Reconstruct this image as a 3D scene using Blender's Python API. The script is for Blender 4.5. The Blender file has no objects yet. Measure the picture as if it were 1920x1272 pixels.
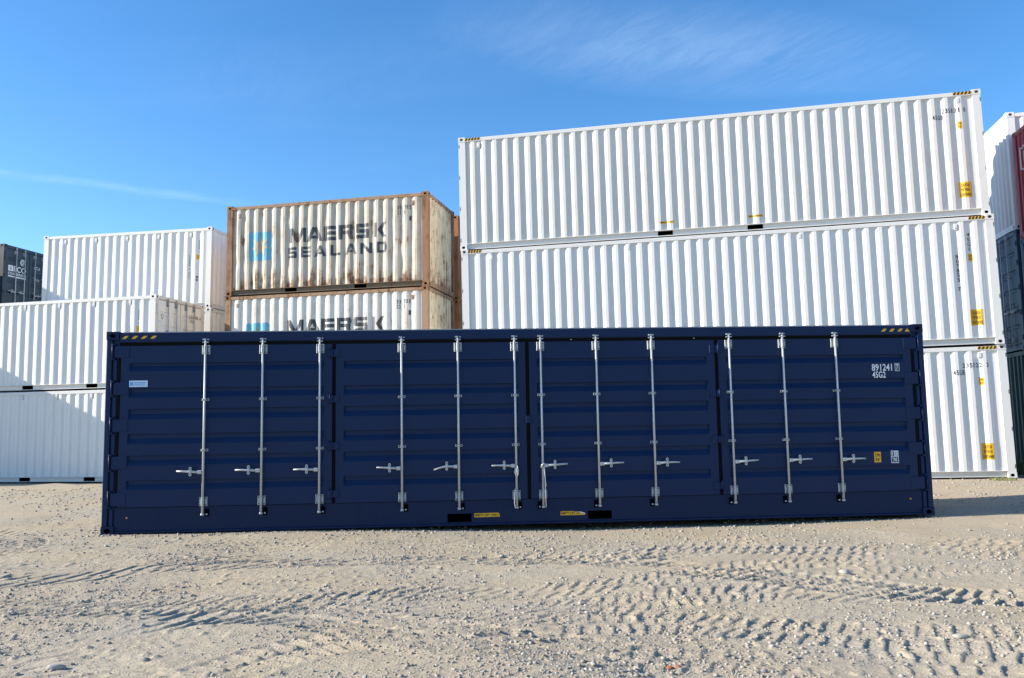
import bpy, bmesh, math, random
import numpy as np
from mathutils import Matrix, Vector

C = bpy.context.scene.collection
scn = bpy.context.scene
rng = np.random.default_rng(7)
random.seed(7)
R = math.radians

# ------------------------------------------------------------------ camera
cam = bpy.data.cameras.new('camera')
cam.sensor_width = 36.0
cam.sensor_fit = 'HORIZONTAL'
cam.lens = 36.0 * 1592.26 / 1920.0
cam.clip_start = 0.1
cam.clip_end = 5000
camo = bpy.data.objects.new('camera', cam)
C.objects.link(camo)
pitch, roll, EYE = R(5.8042), R(-1.1072), 1.4817
fw = Vector((0, math.cos(pitch), math.sin(pitch)))
up0 = Vector((0, -math.sin(pitch), math.cos(pitch)))
rt = Vector((1, 0, 0)) * math.cos(roll) + up0 * math.sin(roll)
up = Vector((-1, 0, 0)) * math.sin(roll) + up0 * math.cos(roll)
mw = Matrix((rt, up, -fw)).transposed().to_4x4()
mw.translation = (0, 0, EYE)
camo.matrix_world = mw
scn.camera = camo

# ------------------------------------------------------------------ sun, sky, exposure
SUN_EL, SUN_AZ = R(24.5), R(3.3)          # light travels along +X, slightly +Y
ld = Vector((math.cos(SUN_EL) * math.cos(SUN_AZ), math.cos(SUN_EL) * math.sin(SUN_AZ), -math.sin(SUN_EL)))
sun = bpy.data.lights.new('sun', 'SUN')
sun.energy = 4.15
sun.angle = R(0.53)
sun.color = (1.0, 0.925, 0.79)
suno = bpy.data.objects.new('sun', sun)
suno.rotation_euler = ld.to_track_quat('-Z', 'Y').to_euler()
suno.location = (-40, -10, 30)
C.objects.link(suno)

world = bpy.data.worlds.new('World')
scn.world = world
world.use_nodes = True
nt = world.node_tree
nt.nodes.clear()
def N(tree, typ, **kw):
    n = tree.nodes.new(typ)
    for k, v in kw.items():
        setattr(n, k, v)
    return n
def math_node(tree, op, a, b=None, clamp=False):
    n = tree.nodes.new('ShaderNodeMath'); n.operation = op; n.use_clamp = clamp
    for i, v in enumerate((a, b)):
        if v is None: continue
        if isinstance(v, (int, float)): n.inputs[i].default_value = v
        else: tree.links.new(v, n.inputs[i])
    return n.outputs[0]
def ramp(tree, fac, p0, p1, c0=(0, 0, 0, 1), c1=(1, 1, 1, 1)):
    n = tree.nodes.new('ShaderNodeValToRGB')
    n.color_ramp.elements[0].position = p0; n.color_ramp.elements[0].color = c0
    n.color_ramp.elements[1].position = p1; n.color_ramp.elements[1].color = c1
    tree.links.new(fac, n.inputs[0])
    return n.outputs[0]
def noise(tree, vec, scale, detail=4, rough=.55, dist=0.0):
    n = tree.nodes.new('ShaderNodeTexNoise')
    n.inputs['Scale'].default_value = scale
    n.inputs['Detail'].default_value = detail
    n.inputs['Roughness'].default_value = rough
    n.inputs['Distortion'].default_value = dist
    if vec is not None: tree.links.new(vec, n.inputs['Vector'])
    return n.outputs['Fac']
def mapping(tree, vec, scale=(1, 1, 1), rot=(0, 0, 0), loc=(0, 0, 0)):
    n = tree.nodes.new('ShaderNodeMapping')
    n.inputs['Scale'].default_value = scale
    n.inputs['Rotation'].default_value = rot
    n.inputs['Location'].default_value = loc
    tree.links.new(vec, n.inputs['Vector'])
    return n.outputs[0]
def mix(tree, fac, a, b, blend='MIX'):
    n = tree.nodes.new('ShaderNodeMix'); n.data_type = 'RGBA'; n.blend_type = blend
    for sock, v in ((n.inputs[0], fac), (n.inputs[6], a), (n.inputs[7], b)):
        if isinstance(v, (int, float)): sock.default_value = v
        elif isinstance(v, (tuple, list)): sock.default_value = tuple(v) if len(v) == 4 else (*v, 1)
        else: tree.links.new(v, sock)
    return n.outputs[2]

sky = N(nt, 'ShaderNodeTexSky', sky_type='NISHITA', sun_disc=False)
sky.sun_elevation = SUN_EL
sky.sun_rotation = R(270) - SUN_AZ
sky.altitude = 100
sky.air_density = 0.9
sky.dust_density = 0.3
sky.ozone_density = 3.0
tc = N(nt, 'ShaderNodeTexCoord')
sep = N(nt, 'ShaderNodeSeparateXYZ')
nt.links.new(tc.outputs['Generated'], sep.inputs[0])
zc = math_node(nt, 'MAXIMUM', sep.outputs[2], 0.04)
px = math_node(nt, 'DIVIDE', sep.outputs[0], zc)
py = math_node(nt, 'DIVIDE', sep.outputs[1], zc)
comb = N(nt, 'ShaderNodeCombineXYZ')
nt.links.new(px, comb.inputs[0]); nt.links.new(py, comb.inputs[1])
P = comb.outputs[0]                                     # a point on the flat cloud deck
# cirrus: fine combed fibres inside broad soft patches
PR = mapping(nt, P, (1, 1, 1), (0, 0, R(58)))
fib = noise(nt, mapping(nt, PR, (3.2, 12, 1)), 1.8, 8, .66, 1.2)
fib2 = noise(nt, mapping(nt, PR, (1.6, 3.6, 1), (0, 0, 0), (3, 1, 0)), 1.6, 5, .6, .9)
patch = noise(nt, mapping(nt, P, (.5, 1.1, 1), (0, 0, 0), (1.7, .6, 0)), 1.0, 3, .55, .3)
ex_ = math_node(nt, 'MULTIPLY', math_node(nt, 'SUBTRACT', px, .42), 1.25)
ey_ = math_node(nt, 'MULTIPLY', math_node(nt, 'SUBTRACT', math_node(nt, 'SUBTRACT', py, 2.13), math_node(nt, 'MULTIPLY', px, .12)), 3.0)
rad = math_node(nt, 'SQRT', math_node(nt, 'ADD', math_node(nt, 'MULTIPLY', ex_, ex_), math_node(nt, 'MULTIPLY', ey_, ey_)))
rad = math_node(nt, 'ADD', rad, math_node(nt, 'MULTIPLY', math_node(nt, 'SUBTRACT', patch, .5), 1.5))
bank = ramp(nt, rad, .25, 1.05, (1, 1, 1, 1), (0, 0, 0, 1))
pm = math_node(nt, 'ADD', bank, math_node(nt, 'MULTIPLY', ramp(nt, patch, .55, .80), .35), True)
fm = ramp(nt, math_node(nt, 'ADD', math_node(nt, 'MULTIPLY', fib, .6), math_node(nt, 'MULTIPLY', fib2, .5)), .38, .78)
cir = math_node(nt, 'MULTIPLY', pm, math_node(nt, 'ADD', math_node(nt, 'MULTIPLY', fm, .8), .25))
# old vapour trail: a straight wind-frayed line on the same deck
wob = math_node(nt, 'MULTIPLY', math_node(nt, 'SUBTRACT', noise(nt, P, 5.0, 5, .65), .5), .13)
la = math_node(nt, 'ADD', math_node(nt, 'MULTIPLY', px, -.545), math_node(nt, 'MULTIPLY', py, .838))
dist_ = math_node(nt, 'ABSOLUTE', math_node(nt, 'ADD', math_node(nt, 'SUBTRACT', la, 3.722), wob))
tr = ramp(nt, dist_, 0.0, .085, (1, 1, 1, 1), (0, 0, 0, 1))
tr = math_node(nt, 'MULTIPLY', tr, ramp(nt, noise(nt, P, 2.2, 4, .6), .3, .7))
fade = math_node(nt, 'MULTIPLY', math_node(nt, 'SUBTRACT', -.3, px), 1.0, True)
tr = math_node(nt, 'MULTIPLY', tr, fade)
cl = math_node(nt, 'ADD', math_node(nt, 'MULTIPLY', cir, .115), math_node(nt, 'MULTIPLY', tr, .115), True)
cl = math_node(nt, 'MULTIPLY', cl, math_node(nt, 'MULTIPLY', sep.outputs[2], 6.0, True))
hsv = N(nt, 'ShaderNodeHueSaturation'); hsv.inputs['Saturation'].default_value = 1.24
nt.links.new(sky.outputs[0], hsv.inputs['Color'])
skyc = mix(nt, cl, hsv.outputs[0], (6.5, 7.6, 9.0))
bg = N(nt, 'ShaderNodeBackground')
nt.links.new(skyc, bg.inputs[0])
bg.inputs[1].default_value = 0.105
outw = N(nt, 'ShaderNodeOutputWorld')
nt.links.new(bg.outputs[0], outw.inputs[0])

scn.view_settings.view_transform = 'Standard'
scn.view_settings.look = 'None'
scn.view_settings.gamma = 1.0
scn.view_settings.use_curve_mapping = False
scn.view_settings.exposure = 1.24

# ------------------------------------------------------------------ materials
MATS = {}
def newmat(name):
    m = bpy.data.materials.new(name); m.use_nodes = True
    t = m.node_tree
    b = t.nodes['Principled BSDF']
    MATS[name] = m
    return m, t, b
def objcoord(t):
    tcn = N(t, 'ShaderNodeTexCoord'); oi = N(t, 'ShaderNodeObjectInfo')
    va = N(t, 'ShaderNodeVectorMath', operation='MULTIPLY_ADD')
    t.links.new(oi.outputs['Location'], va.inputs[0]); va.inputs[1].default_value = (.731, .417, .619)
    t.links.new(tcn.outputs['Object'], va.inputs[2])
    return va.outputs[0], tcn.outputs['Object']
def paint(name, base, rough=.42, grime=.18, grime_col=None, rust=0.0, rust_lo=.66, scuff=0.0, spec=.5, low=0.0):
    m, t, b = newmat(name)
    v, vo = objcoord(t)
    if grime_col is None: grime_col = tuple(c * .55 for c in base)
    st = noise(t, mapping(t, v, (7, 7, .55)), 1.0, 5, .6)
    bl = noise(t, v, 1.3, 5, .6)
    g = math_node(t, 'MULTIPLY', ramp(t, st, .42, .8), ramp(t, bl, .35, .75))
    col = mix(t, math_node(t, 'MULTIPLY', g, grime), base, grime_col)
    fine = noise(t, v, 40, 3, .6)
    col = mix(t, math_node(t, 'MULTIPLY', ramp(t, fine, .3, .8), .05), col, grime_col)
    rgh = math_node(t, 'ADD', math_node(t, 'MULTIPLY', bl, .22), rough - .1)
    if rust > 0:
        rs = noise(t, mapping(t, v, (9, 9, 1.1), loc=(4, 2, 1)), 1.0, 7, .68, .4)
        rb = noise(t, mapping(t, v, (1, 1, 1), loc=(9, 3, 5)), 2.6, 6, .7, .3)
        rr = math_node(t, 'ADD', math_node(t, 'MULTIPLY', rs, .55), math_node(t, 'MULTIPLY', rb, .5))
        if low > 0:
            sz = N(t, 'ShaderNodeSeparateXYZ'); t.links.new(vo, sz.inputs[0])
            rr = math_node(t, 'ADD', rr, math_node(t, 'MULTIPLY', ramp(t, sz.outputs[2], .16, .75, (1, 1, 1, 1), (0, 0, 0, 1)), low))
        rm = ramp(t, rr, rust_lo - .05, rust_lo + .05)
        halo = ramp(t, rr, rust_lo - .17, rust_lo + .02)
        col = mix(t, math_node(t, 'MULTIPLY', halo, .55 * rust), col, (.36, .20, .075))
        rc = mix(t, noise(t, v, 30, 4), (.085, .038, .024), (.215, .098, .055))
        col = mix(t, math_node(t, 'MULTIPLY', rm, rust), col, rc)
        rgh = math_node(t, 'ADD', rgh, math_node(t, 'MULTIPLY', rm, .4), True)
    if scuff > 0:
        sc_ = noise(t, mapping(t, v, (2, 2, 14), (0, R(20), 0)), 3.0, 6, .7, 1.5)
        col = mix(t, math_node(t, 'MULTIPLY', ramp(t, sc_, .70, .74), scuff), col, (.35, .36, .38))
    t.links.new(col, b.inputs['Base Color'])
    t.links.new(rgh, b.inputs['Roughness'])
    b.inputs['Specular IOR Level'].default_value = spec
    bp = N(t, 'ShaderNodeBump'); bp.inputs['Strength'].default_value = .08; bp.inputs['Distance'].default_value = .02
    t.links.new(noise(t, v, 3.5, 3, .5), bp.inputs['Height'])
    t.links.new(bp.outputs[0], b.inputs['Normal'])
    return m
def plain(name, base, rough=.5, metal=0.0, var=.15, spec=.4):
    m, t, b = newmat(name)
    v, vo = objcoord(t)
    col = mix(t, math_node(t, 'MULTIPLY', noise(t, v, 14, 4), var), base, tuple(c * .5 for c in base))
    t.links.new(col, b.inputs['Base Color'])
    b.inputs['Roughness'].default_value = rough
    b.inputs['Metallic'].default_value = metal
    b.inputs['Specular IOR Level'].default_value = spec
    return m
paint('white_paint', (.735, .730, .710), .42, .26, (.50, .48, .43), rust=.5, rust_lo=.79)
paint('cream_white_paint', (.70, .685, .645), .48, .50, (.46, .42, .35), rust=.7, rust_lo=.755)
paint('lightened_ivory', (.83, .83, .82), .45, .28, (.52, .48, .40), rust=.6, rust_lo=.76)  # ivory, painted lighter in place of light bounced onto the right-hand ends
paint('white_trim', (.68, .675, .655), .45, .30, (.50, .48, .44), rust=.6, rust_lo=.77)
paint('worn_ivory', (.53, .505, .44), .62, .95, (.33, .29, .21), rust=1.0, rust_lo=.645, low=.11)
paint('worn_white', (.68, .675, .64), .55, .6, (.45, .43, .37), rust=1.0, rust_lo=.69)
paint('worn_yellow', (.66, .62, .48), .62, .8, (.38, .31, .19), rust=1.0, rust_lo=.60, low=.06)
paint('rusty_brown', (.20, .098, .068), .75, .7, (.15, .06, .035), rust=1.0, rust_lo=.56)
paint('dark_rail', (.13, .115, .095), .75, .7, (.08, .06, .045), rust=.8, rust_lo=.62)
paint('pale_rust', (.27, .185, .135), .75, .7, (.24, .11, .06), rust=1.0, rust_lo=.58)
paint('orange_brown', (.40, .15, .07), .7, .6, (.20, .07, .03), rust=.8, rust_lo=.60)
paint('navy_paint', (.0056, .0195, .070), .44, .35, (.012, .022, .056), scuff=.12, spec=.20)
paint('navy_sill', (.0052, .0160, .058), .50, .5, (.020, .026, .048), scuff=.18, spec=.18)
paint('charcoal_paint', (.022, .032, .045), .45, .3, (.04, .045, .05))
paint('red_paint', (.36, .045, .045), .5, .3, (.2, .03, .03))
paint('blue_paint', (.03, .065, .12), .5, .4, (.03, .06, .12), rust=.5, rust_lo=.72)
paint('deep_blue_paint', (.018, .045, .13), .5, .3)
paint('green_paint', (.025, .06, .058), .55, .4, (.03, .05, .05), rust=.4, rust_lo=.74)
plain('galvanised', (.50, .52, .535), .50, .25, .25)
plain('galvanised_dull', (.42, .45, .47), .5, .45, .4)
plain('edge_grey', (.30, .32, .36), .5, 0, .2)  # grey of the thin strip along the blue container's top edge
plain('rubber', (.006, .006, .0058), .8, spec=.1)
plain('hollow_shade', (.003, .003, .0035), .95, spec=.03)  # near-black cap colours in the shade inside the casting holes
plain('hole_shade', (.003, .003, .0035), .95, spec=.03)  # black paints in the shade of fork pockets, slots and small holes
plain('yellow_print', (.78, .42, .02), .5, 0, .12)
plain('black_print', (.018, .018, .02), .6)
plain('grey_print', (.045, .05, .055), .6)
plain('ink_print', (.022, .032, .052), .6, 0, .5)
paint('faded_ink', (.028, .038, .058), .6, 1.0, (.16, .165, .17), rust=.6, rust_lo=.69)
plain('white_print', (.80, .81, .82), .5, 0, .08)
plain('blue_print', (.10, .33, .72), .5)
plain('pale_blue_print', (.62, .74, .88), .5)
plain('sky_blue_print', (.16, .45, .62), .55, 0, .35)
plain('cream_print', (.52, .41, .28), .6, 0, .3)
plain('wood_floor', (.12, .08, .05), .8)
plain('wire', (.74, .73, .70), .45, .3)
plain('clay', (.42, .15, .075), .9, 0, .4, .1)
plain('pale_stone', (.40, .375, .335), .95, 0, .35, .1)
plain('grey_stone', (.25, .25, .25), .95, 0, .35, .1)

# ------------------------------------------------------------------ mesh helpers
class MB:
    """collects faces in a face-frame (s right, n outward, z up) or straight xyz"""
    def __init__(self, fr=None):
        self.v = []; self.f = []; self.m = []; self.sm = []; self.fr = fr or (lambda s, n, z: (s, n, z))
    def add(self, vs, fs, mi=0, smooth=False):
        o = len(self.v)
        self.v += [self.fr(*p) for p in vs]
        self.f += [tuple(i + o for i in f) for f in fs]
        self.m += [mi] * len(fs); self.sm += [smooth] * len(fs)
    def box(self, s0, s1, n0, n1, z0, z1, mi=0):
        vs = [(s, n, z) for z in (z0, z1) for n in (n0, n1) for s in (s0, s1)]
        self.add(vs, [(0, 1, 3, 2), (4, 6, 7, 5), (0, 4, 5, 1), (2, 3, 7, 6), (0, 2, 6, 4), (1, 5, 7, 3)], mi)
    def cbox(self, s0, s1, n0, n1, z0, z1, c, mi=0):
        """box with its outer (n1) edges chamfered"""
        vs = [(s0, n0, z0), (s1, n0, z0), (s1, n0, z1), (s0, n0, z1),
              (s0, n1 - c, z0), (s1, n1 - c, z0), (s1, n1 - c, z1), (s0, n1 - c, z1),
              (s0 + c, n1, z0 + c), (s1 - c, n1, z0 + c), (s1 - c, n1, z1 - c), (s0 + c, n1, z1 - c)]
        fs = [(0, 3, 2, 1), (8, 9, 10, 11)]
        for i in range(4):
            j = (i + 1) % 4
            fs += [(i, j, 4 + j, 4 + i), (4 + i, 4 + j, 8 + j, 8 + i)]
        self.add(vs, fs, mi)
    def tube(self, pts, r, seg=8, mi=0, cap=True):
        """round bar along points given in the frame; r is a number or a list"""
        n = len(pts); rr = r if isinstance(r, (list, tuple)) else [r] * n
        vs = []; P_ = [Vector(p) for p in pts]
        for i, p in enumerate(P_):
            d = (P_[min(i + 1, n - 1)] - P_[max(i - 1, 0)]).normalized()
            a = d.cross(Vector((0, 1, 0)) if abs(d.y) < .8 else Vector((1, 0, 0))).normalized(); b = d.cross(a)
            for k in range(seg):
                t = 2 * math.pi * k / seg
                vs.append(tuple(p + (a * math.cos(t) + b * math.sin(t)) * rr[i]))
        fs = [(i * seg + k, i * seg + (k + 1) % seg, (i + 1) * seg + (k + 1) % seg, (i + 1) * seg + k) for i in range(n - 1) for k in range(seg)]
        self.add(vs, fs, mi, True)
        if cap:
            o = len(self.v) - len(vs)
            self.f += [tuple(o + k for k in range(seg)), tuple(o + (n - 1) * seg + k for k in range(seg))[::-1]]
            self.m += [mi, mi]; self.sm += [False, False]
    def prism(self, poly, n0, n1, mi=0):
        k = len(poly)
        vs = [(s, n0, z) for s, z in poly] + [(s, n1, z) for s, z in poly]
        self.add(vs, [tuple(range(k))[::-1], tuple(range(k, 2 * k))] + [(i, (i + 1) % k, k + (i + 1) % k, k + i) for i in range(k)], mi)
    def mesh(self, name, mats):
        me = bpy.data.meshes.new(name)
        me.from_pydata([tuple(p) for p in self.v], [], self.f)
        for q in mats: me.materials.append(MATS[q])
        me.polygons.foreach_set('material_index', self.m)
        me.polygons.foreach_set('use_smooth', self.sm)
        bm = bmesh.new(); bm.from_mesh(me)
        bmesh.ops.recalc_face_normals(bm, faces=bm.faces)
        bm.to_mesh(me); bm.free()
        return me
    def build(self, name, mats, parent=None):
        if isinstance(mats, str): mats = [mats]
        return link(name, self.mesh(name, mats), parent)
def link(name, me, parent=None):
    o = bpy.data.objects.new(name, me); C.objects.link(o)
    if parent is not None: o.parent = parent
    return o
def tag(o, label, cat, group=None, kind=None):
    o['label'] = label
    if cat: o['category'] = cat
    if group: o['group'] = group
    if kind: o['kind'] = kind
    return o

# ---------- flat print that follows a panel
def text_polys(body, mono=0.0, bold=.022):
    cu = bpy.data.curves.new('lettering', 'FONT'); cu.body = body; cu.size = 1; cu.space_character = 1 + mono
    cu.resolution_u = 3; cu.offset = bold
    o = bpy.data.objects.new('lettering', cu); C.objects.link(o)
    dg = bpy.context.evaluated_depsgraph_get()
    me = o.evaluated_get(dg).to_mesh()
    vs = [(v.co.x, v.co.y) for v in me.vertices]; fs = [tuple(p.vertices) for p in me.polygons]
    o.evaluated_get(dg).to_mesh_clear()
    bpy.data.objects.remove(o); bpy.data.curves.remove(cu)
    return vs, fs
def fit(vs, s0, s1, z0, z1):
    a = np.array(vs); mn, mx = a.min(0), a.max(0)
    return [(s0 + (x - mn[0]) / max(mx[0] - mn[0], 1e-6) * (s1 - s0), z0 + (y - mn[1]) / max(mx[1] - mn[1], 1e-6) * (z1 - z0)) for x, y in vs]
def text(body, s0, s1, z0, z1, mono=0.0, bold=.016):
    vs, fs = text_polys(body, mono, bold)
    return fit(vs, s0, s1, z0, z1), fs
def rect(s0, s1, z0, z1):
    return [(s0, z0), (s1, z0), (s1, z1), (s0, z1)], [(0, 1, 2, 3)]
def merge(*shapes):
    V, F = [], []
    for vs, fs in shapes:
        o = len(V); V += vs; F += [tuple(i + o for i in f) for f in fs]
    return V, F
def decal(name, fr, layers, parent, surf=None, cuts_s=(), cuts_z=(), off=.003):
    """layers: list of ((verts, faces), material); each layer lies a little above the one before"""
    V, F, M_ = [], [], []
    mats = []
    for li, ((vs, fs), mat) in enumerate(layers):
        bm = bmesh.new()
        bv = [bm.verts.new((s, 0, z)) for s, z in vs]
        for f in fs:
            try: bm.faces.new([bv[i] for i in f])
            except ValueError: pass
        lo = min(s for s, z in vs); hi = max(s for s, z in vs)
        zl = min(z for s, z in vs); zh = max(z for s, z in vs)
        for c in cuts_s:
            if lo < c < hi:
                bmesh.ops.bisect_plane(bm, geom=bm.verts[:] + bm.edges[:] + bm.faces[:], plane_co=(c, 0, 0), plane_no=(1, 0, 0))
        for c in cuts_z:
            if zl < c < zh:
                bmesh.ops.bisect_plane(bm, geom=bm.verts[:] + bm.edges[:] + bm.faces[:], plane_co=(0, 0, c), plane_no=(0, 0, 1))
        bm.verts.index_update()
        o = len(V)
        for v in bm.verts:
            n = (surf(v.co.x, v.co.z) if surf else 0.0) + off * (1 + li)
            V.append(fr(v.co.x, n, v.co.z))
        if mat not in mats: mats.append(mat)
        for f in bm.faces:
            F.append(tuple(o + v.index for v in f.verts)); M_.append(mats.index(mat))
        bm.free()
    me = bpy.data.meshes.new(name); me.from_pydata(V, [], F)
    for q in mats: me.materials.append(MATS[q])
    me.polygons.foreach_set('material_index', M_)
    return link(name, me, parent)
def digits_column(body, s0, s1, ztop, h, gap):
    sh = []; z = ztop
    for ch in body:
        if ch != ' ':
            w = (s1 - s0) * (.35 if ch == '1' else 1)
            sh.append(text(ch, (s0 + s1) / 2 - w / 2, (s0 + s1) / 2 + w / 2, z - h, z))
        z -= h + gap
    return merge(*sh)
def spaced(body, s0, s1, z0, z1):
    n = len(body); w = (s1 - s0) / n; sh = []
    for i, ch in enumerate(body):
        if ch != ' ':
            k = .3 if ch == '1' else .72
            c = s0 + (i + .5) * w
            sh.append(text(ch, c - w * k / 2, c + w * k / 2, z0, z1))
    return merge(*sh)

# ------------------------------------------------------------------ container kit
CAST = {}
def casting_mesh(mat):
    """one corner fitting, 178 x 162 x 118, rounded hole in the long and the end face"""
    if mat in CAST: return CAST[mat]
    mb = MB()
    L_, D_, H_ = .178, .162, .118
    def face(map_, w, h, hw, hh):
        rc = [(-w / 2, -h / 2), (0, -h / 2), (w / 2, -h / 2), (w / 2, 0), (w / 2, h / 2), (0, h / 2), (-w / 2, h / 2), (-w / 2, 0)]
        ov = [(hw * math.cos(t) * 1.12, hh * math.sin(t) * 1.12) for t in (R(225), R(270), R(315), 0, R(45), R(90), R(135), R(180))]
        vs = [map_(a, b, 0) for a, b in rc] + [map_(a, b, 0) for a, b in ov] + [map_(a, b, -.045) for a, b in ov]
        fs = [(i, (i + 1) % 8, 8 + (i + 1) % 8, 8 + i) for i in range(8)]
        mb.add(vs, fs, 0)
        mb.add(vs[8:], [(i, (i + 1) % 8, 8 + (i + 1) % 8, 8 + i) for i in range(8)] + [tuple(range(8, 16))], 1)
    face(lambda a, b, n: (L_ / 2 + a, -n, H_ / 2 + b), L_, H_, .038, .031)
    face(lambda a, b, n: (-n, D_ / 2 - a, H_ / 2 + b), D_, H_, .026, .036)
    c = [(0, 0, 0), (L_, 0, 0), (L_, D_, 0), (0, D_, 0), (0, 0, H_), (L_, 0, H_), (L_, D_, H_), (0, D_, H_)]
    mb.add(c, [(0, 3, 2, 1), (4, 5, 6, 7), (1, 2, 6, 5), (2, 3, 7, 6)])
    me = bpy.data.meshes.new('corner_casting'); me.from_pydata([tuple(p) for p in mb.v], [], mb.f)
    me.materials.append(MATS[mat]); me.materials.append(MATS['hollow_shade'])
    me.polygons.foreach_set('material_index', mb.m)
    CAST[mat] = me
    return me
def corrugation(s0, s1, first, pitch, w=(.068, .072, .068), depth=.036, n_out=-.010):
    """breakpoints (s, n): inner flat, slope out, outer flat, slope in, repeated"""
    pts = [(s0, n_out - depth)]
    s = first
    while s + sum(w) < s1 - .005:
        if s > s0:
            pts += [(s, n_out - depth), (s + w[0], n_out), (s + w[0] + w[1], n_out), (s + sum(w), n_out - depth)]
        s += pitch
    pts.append((s1, n_out - depth))
    out = [pts[0]]
    for p in pts[1:]:
        if p[0] > out[-1][0] + 1e-4: out.append(p)
    return out
def make_dent(seed, amt, L, H):
    if amt <= 0: return lambda s, z: 0.0
    r = random.Random(seed)
    bumps = [(r.uniform(.3, L - .3), r.uniform(.35, H - .35), r.uniform(.05, .16), r.uniform(.08, .35), r.uniform(-1, .35) * amt) for _ in range(int(L * 11))]
    a, b, c = r.uniform(0, 6), r.uniform(0, 6), r.uniform(0, 6)
    def f(s, z):
        e = min(1, (z - .16) / .25, (H - .13 - z) / .25, (s - .19) / .15, (L - .19 - s) / .15)
        if e <= 0: return 0.0
        d = .10 * amt * (math.sin(s * 1.7 + a) + math.sin(z * 4.1 + s * 3 + b) * .7 + math.sin(z * 9 + s * 23 + c) * .6)
        for bs, bz, rs, rz, h in bumps:
            q = ((s - bs) / rs) ** 2 + ((z - bz) / rz) ** 2
            if q < 4: d += h * math.exp(-q)
        return d * e
    return f
def frames(L, D):
    return {'front': lambda s, n, z: (s, -n, z), 'right': lambda s, n, z: (L + n, s, z),
            'left': lambda s, n, z: (-n, D - s, z), 'back': lambda s, n, z: (L - s, D + n, z)}
def panel_mesh(fr, prof, z0, z1, dent, zn, mat, plain_ok=True):
    mb = MB(fr)
    zs = [z0 + (z1 - z0) * i / zn for i in range(zn + 1)]
    vs = [(s, n + dent(s, z), z) for z in zs for s, n in prof]
    k = len(prof)
    fs = [(j * k + i, j * k + i + 1, (j + 1) * k + i + 1, (j + 1) * k + i) for j in range(zn) for i in range(k - 1)]
    mb.add(vs, fs)
    me = bpy.data.meshes.new('side_panel'); me.from_pydata([tuple(p) for p in mb.v], [], mb.f)
    me.materials.append(MATS[mat])
    return me, zs
def hazard(s0, s1, z0, z1, n=6, flip=False):
    ye = rect(s0, s1, z0, z1); st = []
    w = (s1 - s0) / n
    for i in range(n):
        a = s0 + i * w; b = min(a + w * .5, s1); k = w * .38
        st.append(([(a, z0), (b, z0), (min(b + k, s1), z1), (min(a + k, s1), z1)], [(0, 1, 2, 3)]))
    return [(ye, 'yellow_print'), (merge(*st), 'black_print')]

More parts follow.
